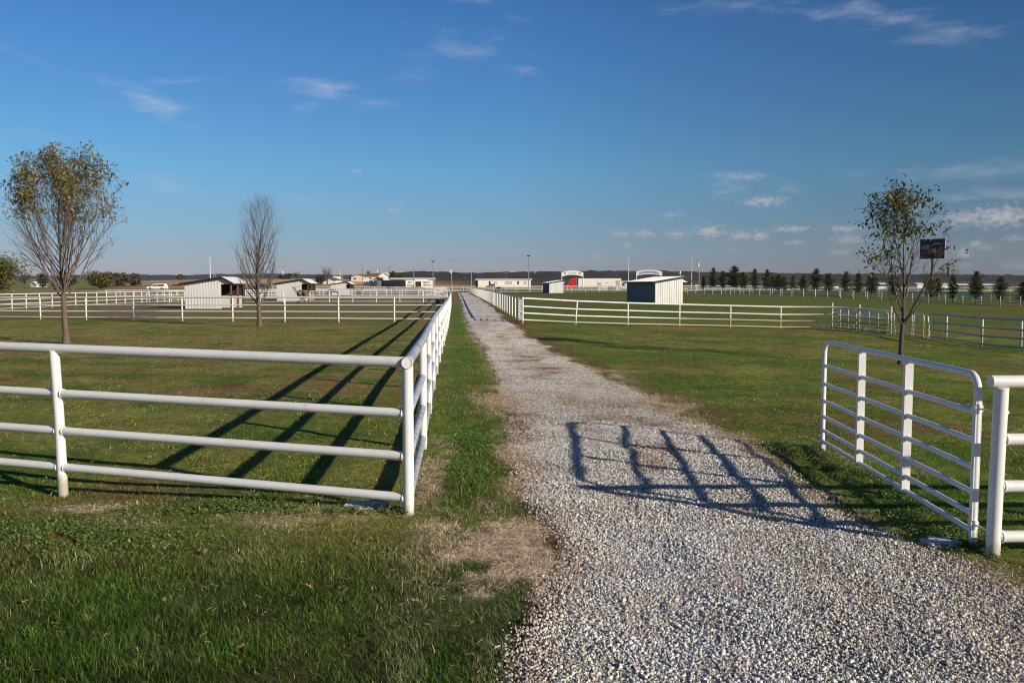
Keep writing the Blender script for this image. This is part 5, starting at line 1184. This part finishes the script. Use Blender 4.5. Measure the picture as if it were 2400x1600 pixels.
pole('tallest light pole, in front of the mobile home, at the end of the bird flock', 1239, 600, 673, 290, .14, 'greywood', 'light')
pole('tall white flagpole left of the large shed roof', 1473, 596, 652, 240, .09, 'whiteroof', 'flag')
pole('tall white flagpole right of the large shed roof', 1621, 597, 652, 240, .09, 'whiteroof', 'flag')
# water towers on the skyline
for px, yt, yb, Y, lab in ((661.5, 635.5, 645, 2400, 'tiny white water tower on the left skyline'), (1253.3, 634.8, 640, 2700, 'tiny white water tower above the mobile home')):
    l2 = P(px, yb, Y); h = P(px, yt, Y).z - l2.z; t = thing('water_tower', lab, 'water tower', l2, 0, 'water towers'); MB().tube([(0, 0, -8), (0, 0, h * .7)], [.9, .9], 8).build('stem', M['white'], t); MB().ball((0, 0, h * .8), h * .24, 10, 8).build('tank', M['white'], t)
# overhead wires
for (pa, pb, lab, r_) in (((493, 604, 150), (842, 618, 620), 'faint overhead wire from the pale left pole towards the twin pole', .012), ((914, 625, 340), (1058.5, 627, 290), 'overhead wire between the barn poles', .02), ((1058.5, 627, 290), (1239, 622, 290), 'overhead wire rising towards the tallest light pole', .02), ((1239, 622, 290), (1638, 612, 260), 'overhead wire from the tallest light pole to the right pole', .018), ((850, 629, 350), (914, 627, 340), 'overhead wire between the reddish poles', .02)):
    a_ = P(*pa); c_ = P(*pb); pts = [a_.lerp(c_, k / 12) - Vector((0, 0, 1.2 * 4 * (k / 12) * (1 - k / 12))) for k in range(13)]
    tag(MB().tube([p - a_ for p in pts], r_ * .55, 4, False).build('overhead_wire', M['black'], None, a_), lab, 'wire', 'overhead wires')

# ------------------------------------------------------------------ billboard
l2 = P(2182, 668, 300); t = thing('billboard', 'dark billboard with maroon band seen through the branches of the right tree', 'billboard', l2, R(-49))
zz = lambda y: P(2182, y, 300).z - l2.z; s_ = 300 / F; hw = 28.5 * s_ * .98
MB().tube([(0, .6, -2), (0, .6, zz(600))], .42, 14).build('post', M['rust'], t)
MB().box((0, .25, (zz(560) + zz(605.5)) / 2), (hw * 2, .5, zz(560) - zz(605.5))).build('face', M['nightblue'], t)
MB().box((0, -.02, (zz(584) + zz(595.5)) / 2), (hw * 2 - .02, .04, zz(584) - zz(595.5))).build('maroon_band', M['maroon'], t)
MB().prism([(-hw * .9, zz(583.5)), (-hw * .2, zz(583.5)), (-hw * .25, zz(572)), (-hw * .85, zz(576))], -.04, -.005).build('print_patch', M['greyprint'], t)
sw = [(-hw * .1 + hw * .8 * q, zz(575) + 1.0 * math.sin(q * 2.6)) for q in np.linspace(0, 1, 9)]; MB().prism(sw + [(x * .98 + .05, z - .55 - .2 * i / 9) for i, (x, z) in enumerate(sw)][::-1], -.045, -.006).build('swoosh_print', M['greyprint'], t)
b = MB()
for row, z in ((0, 587.5), (1, 591.5)):
    for k in range(9 - row * 2): b.box((-hw * .35 + .3 * row + k * .42, -.05, zz(z)), (.26, .02, .36))
b.build('lettering', M['greyprint'], t)
MB().box((0, -.3, zz(606)), (hw * 2.1, 1.0, .12)).build('catwalk', M['rust'], t)
MB().box((hw + .02, .25, (zz(560) + zz(605.5)) / 2), (.06, .56, zz(560) - zz(605.5))).build('edge_trim', M['greywood'], t)

# ------------------------------------------------------------------ feeders, tank, ground litter
def feeder(label, px, Y, s=1.0):
    l2 = G(px, Y); t = thing('hay_feeder', label, 'feeder', l2, 0, 'hay feeders'); t.scale = (s, s, s)
    for y in (-.45, .45):
        for a_, b_ in (((-.75, -.02), (.25, .72)), ((.75, -.02), (-.25, .72))): MB().tube([(a_[0], y, a_[1]), (b_[0], y, b_[1])], .032, 6).build('leg', M['darkmetal'], t)
    b = MB(); b.box((0, 0, .76), (2.0, 1.1, .07)); b.build('tray', M['darkmetal'], t)
    b = MB()
    for sx in (-1, 1):
        for k in range(7): b.tube([(sx * .28, -.6 + k * .2, .8), (sx * 1.0, -.6 + k * .2, 1.85)], .013, 5)
        b.tube([(sx * 1.0, -.65, 1.85), (sx * 1.0, .65, 1.85)], .022, 6)
    for y in (-.65, .65): b.tube([(-1, y, 1.85), (1, y, 1.85)], .02, 6)
    b.build('rack', M['darkmetal'], t); b = MB()
    for k in range(9): b.ball((random.uniform(-.35, .55), random.uniform(-.35, .35), random.uniform(.95, 1.35)), random.uniform(.22, .36), 9, 7, (1.1, 1, .9), .18)
    b.build('hay', M['hay'], t)
feeder('dark hay feeder on crossed legs, full of hay, before the second left shed', 709, 94, 1.0)
feeder('distant hay feeder on crossed legs right of the smallest left shed', 841, 150, .9)
l2 = G(1031, 88); t = thing('stock_tank', 'black stock tank against the drive fence', 'tank', l2); b = MB(); b.tube([(0, 0, 0), (0, 0, .55)], [.42, .48], 16); b.build('tub', M['black'], t); MB().tube([(0, 0, .552), (0, 0, .558)], .44, 16).build('water', M['darkwin'], t)
d_ = ray(860, 1192); t_ = -EYE / d_.z; b = MB(); b.add([(-.22, -.05, .005), (.2, -.03, .0), (.2, .05, .05), (-.2, .06, .06), (-.22, -.05, -.03), (.2, -.03, -.03), (.2, .05, -.03), (-.2, .06, -.03)], [(0, 1, 2, 3), (4, 7, 6, 5), (0, 4, 5, 1), (1, 5, 6, 2), (2, 6, 7, 3), (3, 7, 4, 0)])
tag(b.build('concrete_footing', M['slab'], None, (d_.x * t_, d_.y * t_ + .03, 0)), 'broken pale footing slab in the grass left of the corner post', 'slab')
tag(MB().box((0, 0, .02), (.27, .15, .045), rz=R(12)).build('concrete_footing', M['slab'], None, (3.42, 6.47, 0)), 'pale flat board on the grass under the hinge end of the open gate', 'board')
# fallen leaves
lp = [(335, 1365), (723, 1383), (803, 1387), (385, 1416), (568, 1528), (128, 1472), (1128, 1585), (975, 1418), (1035, 1365), (905, 1320), (430, 1018), (390, 985), (482, 1068), (520, 990), (488, 992), (610, 1120), (595, 1128), (215, 1075), (350, 1065), (805, 985), (765, 1122), (640, 1190), (700, 1030), (910, 935), (1345, 1270), (1240, 1310), (2160, 1060), (1660, 905), (1930, 985), (560, 1180), (150, 1330), (250, 1500), (60, 1420), (620, 1450), (870, 1500), (480, 1300), (700, 1270), (1290, 1295), (90, 1120), (262, 1190), (1700, 880), (1800, 930), (2050, 1000), (1850, 870)]
def leaf_proto(seed):
    r_ = random.Random(seed); b = MB(); n = 11; vs = [(0, 0, .012)]
    for k in range(n):
        a = k * 2 * math.pi / n; q = (.028 if k % 2 else .042) * r_.uniform(.75, 1.2); vs.append((math.cos(a) * q * 1.25, math.sin(a) * q * .8, r_.uniform(.0, .03)))
    b.add(vs, [(0, 1 + k, 1 + (k + 1) % n) for k in range(n)], False); b.tube([(.045, 0, .012), (.075, .01, .016)], .0012, 4); return b
lprot = []
for i, (px, py) in enumerate(lp):
    d_ = ray(px, py); t_ = -EYE / d_.z; x, y = d_.x * t_, d_.y * t_; z = zat(x, y) + .03
    lab = 'curled brown dead leaf lying in the grass'
    if i < 4: o = leaf_proto(i).build('fallen_leaf', M['deadleaf']); lprot.append(o)
    else: o = lprot[i % 4].copy(); COL.objects.link(o)
    o.location = (x, y, z); o.rotation_euler = (random.uniform(-.5, .5), random.uniform(-.5, .5), random.uniform(0, 6.28)); k = random.uniform(.42, .68); o.scale = (k, k, k)
    tag(o, lab, 'leaf', 'dead leaves scattered on the grass')

# ------------------------------------------------------------------ horses
def horse(label, loc, rz, coat, graze=True, s=1.0, group='horses'):
    t = thing('horse', label, 'horse', loc, rz, group); t.scale = (s, s, s)
    V = []; E = []; Rr = []
    def vtx(p, r_, par=None):
        V.append(p); Rr.append(r_); i = len(V) - 1
        if par is not None: E.append((par, i))
        return i
    pel = vtx((.62, 0, 1.22), (.25, .27)); mid = vtx((.1, 0, 1.15), (.27, .30), pel); wth = vtx((-.42, 0, 1.2), (.22, .30), mid)
    nb = vtx((-.68, 0, 1.22 if graze else 1.38), (.15, .22), wth)
    if graze: n2 = vtx((-1.0, 0, .92), (.10, .15), nb); pl = vtx((-1.22, 0, .58), (.085, .13), n2); hd = vtx((-1.25, 0, .36), (.075, .10), pl); mz = vtx((-1.22, 0, .14), (.05, .06), hd)
    else: n2 = vtx((-1.0, 0, 1.5), (.10, .15), nb); pl = vtx((-1.2, 0, 1.62), (.085, .12), n2); hd = vtx((-1.38, 0, 1.48), (.075, .09), pl); mz = vtx((-1.55, 0, 1.30), (.05, .055), hd)
    for y, ph in ((-.16, .05), (.16, -.14)):
        a = vtx((-.42, y, .86), (.10, .13), wth); b_ = vtx((-.44 + ph, y, .50), (.055, .06), a); c = vtx((-.43 + ph * 1.6, y, .14), (.035, .04), b_); vtx((-.47 + ph * 1.7, y, .02), (.05, .055), c)
    for y, ph in ((-.17, -.06), (.17, .16)):
        a = vtx((.62, y, .88), (.13, .19), pel); b_ = vtx((.82 + ph, y, .56), (.055, .08), a); c = vtx((.74 + ph, y, .18), (.035, .045), b_); vtx((.68 + ph, y, .02), (.05, .055), c)
    me = bpy.data.meshes.new('body'); me.from_pydata(V, E, []); o = bpy.data.objects.new('body', me); COL.objects.link(o)
    md = o.modifiers.new('skin', 'SKIN'); o.modifiers.new('sub', 'SUBSURF').levels = 2
    sv = me.skin_vertices[0].data
    for i, r_ in enumerate(Rr): sv[i].radius = (r_[0], r_[1] * 1.12); sv[i].use_root = (i == 0)
    dg = bpy.context.evaluated_depsgraph_get(); dg.update(); me2 = bpy.data.meshes.new_from_object(o.evaluated_get(dg)); bpy.data.objects.remove(o)
    me2.materials.clear(); me2.materials.append(M[coat]); me2.polygons.foreach_set('use_smooth', [True] * len(me2.polygons))
    o = bpy.data.objects.new('body', me2); COL.objects.link(o); o.parent = t
    MB().tube([(.84, 0, 1.30), (.98, 0, 1.15), (1.0, .02, .8), (.96, .02, .5)], [.04, .06, .07, .02], 7).build('tail', M['mane'], t)
    p = [V[nb], V[n2], V[pl]]; MB().tube([(x, 0, z + .15) for x, y, z in p], [.05, .06, .04], 6).build('mane', M['mane'], t)
    b = MB(); q = V[pl]
    for y in (-.06, .06): b.tube([(q[0] + .02, y, q[2] + .1), (q[0] + .05, y * 1.2, q[2] + .24)], [.035, .008], 5)
    b.build('ears', M[coat], t)
    return t
horse('brown horse grazing in front of the smallest left shed', G(783, 150), 0, 'bay', True, .98)
horse('reddish horse standing behind the fences in front of the barn', G(918, 205), 0, 'sorrel', False, .95)
horse('black horse standing in front of the mobile home', G(1172, 214), 0, 'blackcoat', True, .98)

# ------------------------------------------------------------------ flock of birds
def bird_mesh():
    b = MB(); b.tube([(-.3, 0, 0), (-.05, 0, .03), (.2, 0, .02), (.34, 0, .03)], [.02, .10, .07, .01], 6)
    b.add([(.1, 0, .05), (-.12, 0, .05), (-.1, .55, .22), (.05, .6, .24), (-.2, 1.05, .12)], [(0, 1, 2, 3), (3, 2, 4)]); b.add([(.1, 0, .05), (-.12, 0, .05), (-.1, -.55, .22), (.05, -.6, .24), (-.2, -1.05, .12)], [(0, 3, 2, 1), (3, 4, 2)])
    return b
bp = None; rb = random.Random(4)
for i in range(64):
    q = i / 63; px = 1038 + 200 * q + rb.uniform(-6, 6); py = 611 - 11 * q + rb.gauss(0, 2.0) - (1.2 if q > .8 else 0)
    if bp is None: bp = bird_mesh().build('flying_bird', M['bird']); o = bp
    else: o = bp.copy(); COL.objects.link(o)
    o.location = P(px, py, 330 + rb.uniform(-12, 12)); o.rotation_euler = (rb.uniform(-.5, .5), rb.uniform(-.4, .2), rb.uniform(-.6, .6)); k = rb.uniform(.32, .55); o.scale = (k, k, k)
    tag(o, 'small dark bird flying in the long flock above the end of the drive', 'bird', 'birds flying in a flock')

# ------------------------------------------------------------------ haze
def haze():
    b = MB(); b.box((0, 2800, 95), (11000, 7600, 370)); m = bpy.data.materials.new('thin air haze'); m.use_nodes = True; nt = m.node_tree; nt.nodes.clear()
    out = nt.nodes.new('ShaderNodeOutputMaterial'); v = nt.nodes.new('ShaderNodeVolumePrincipled'); v.inputs['Density'].default_value = HAZE; v.inputs['Color'].default_value = (.62, .75, .95, 1); v.inputs['Anisotropy'].default_value = .1
    nt.links.new(v.outputs[0], out.inputs['Volume']); tag(b.build('haze', m), 'thin blue haze softening the distant hills', 'haze', kind='stuff')
HAZE = 3.2e-5
haze()
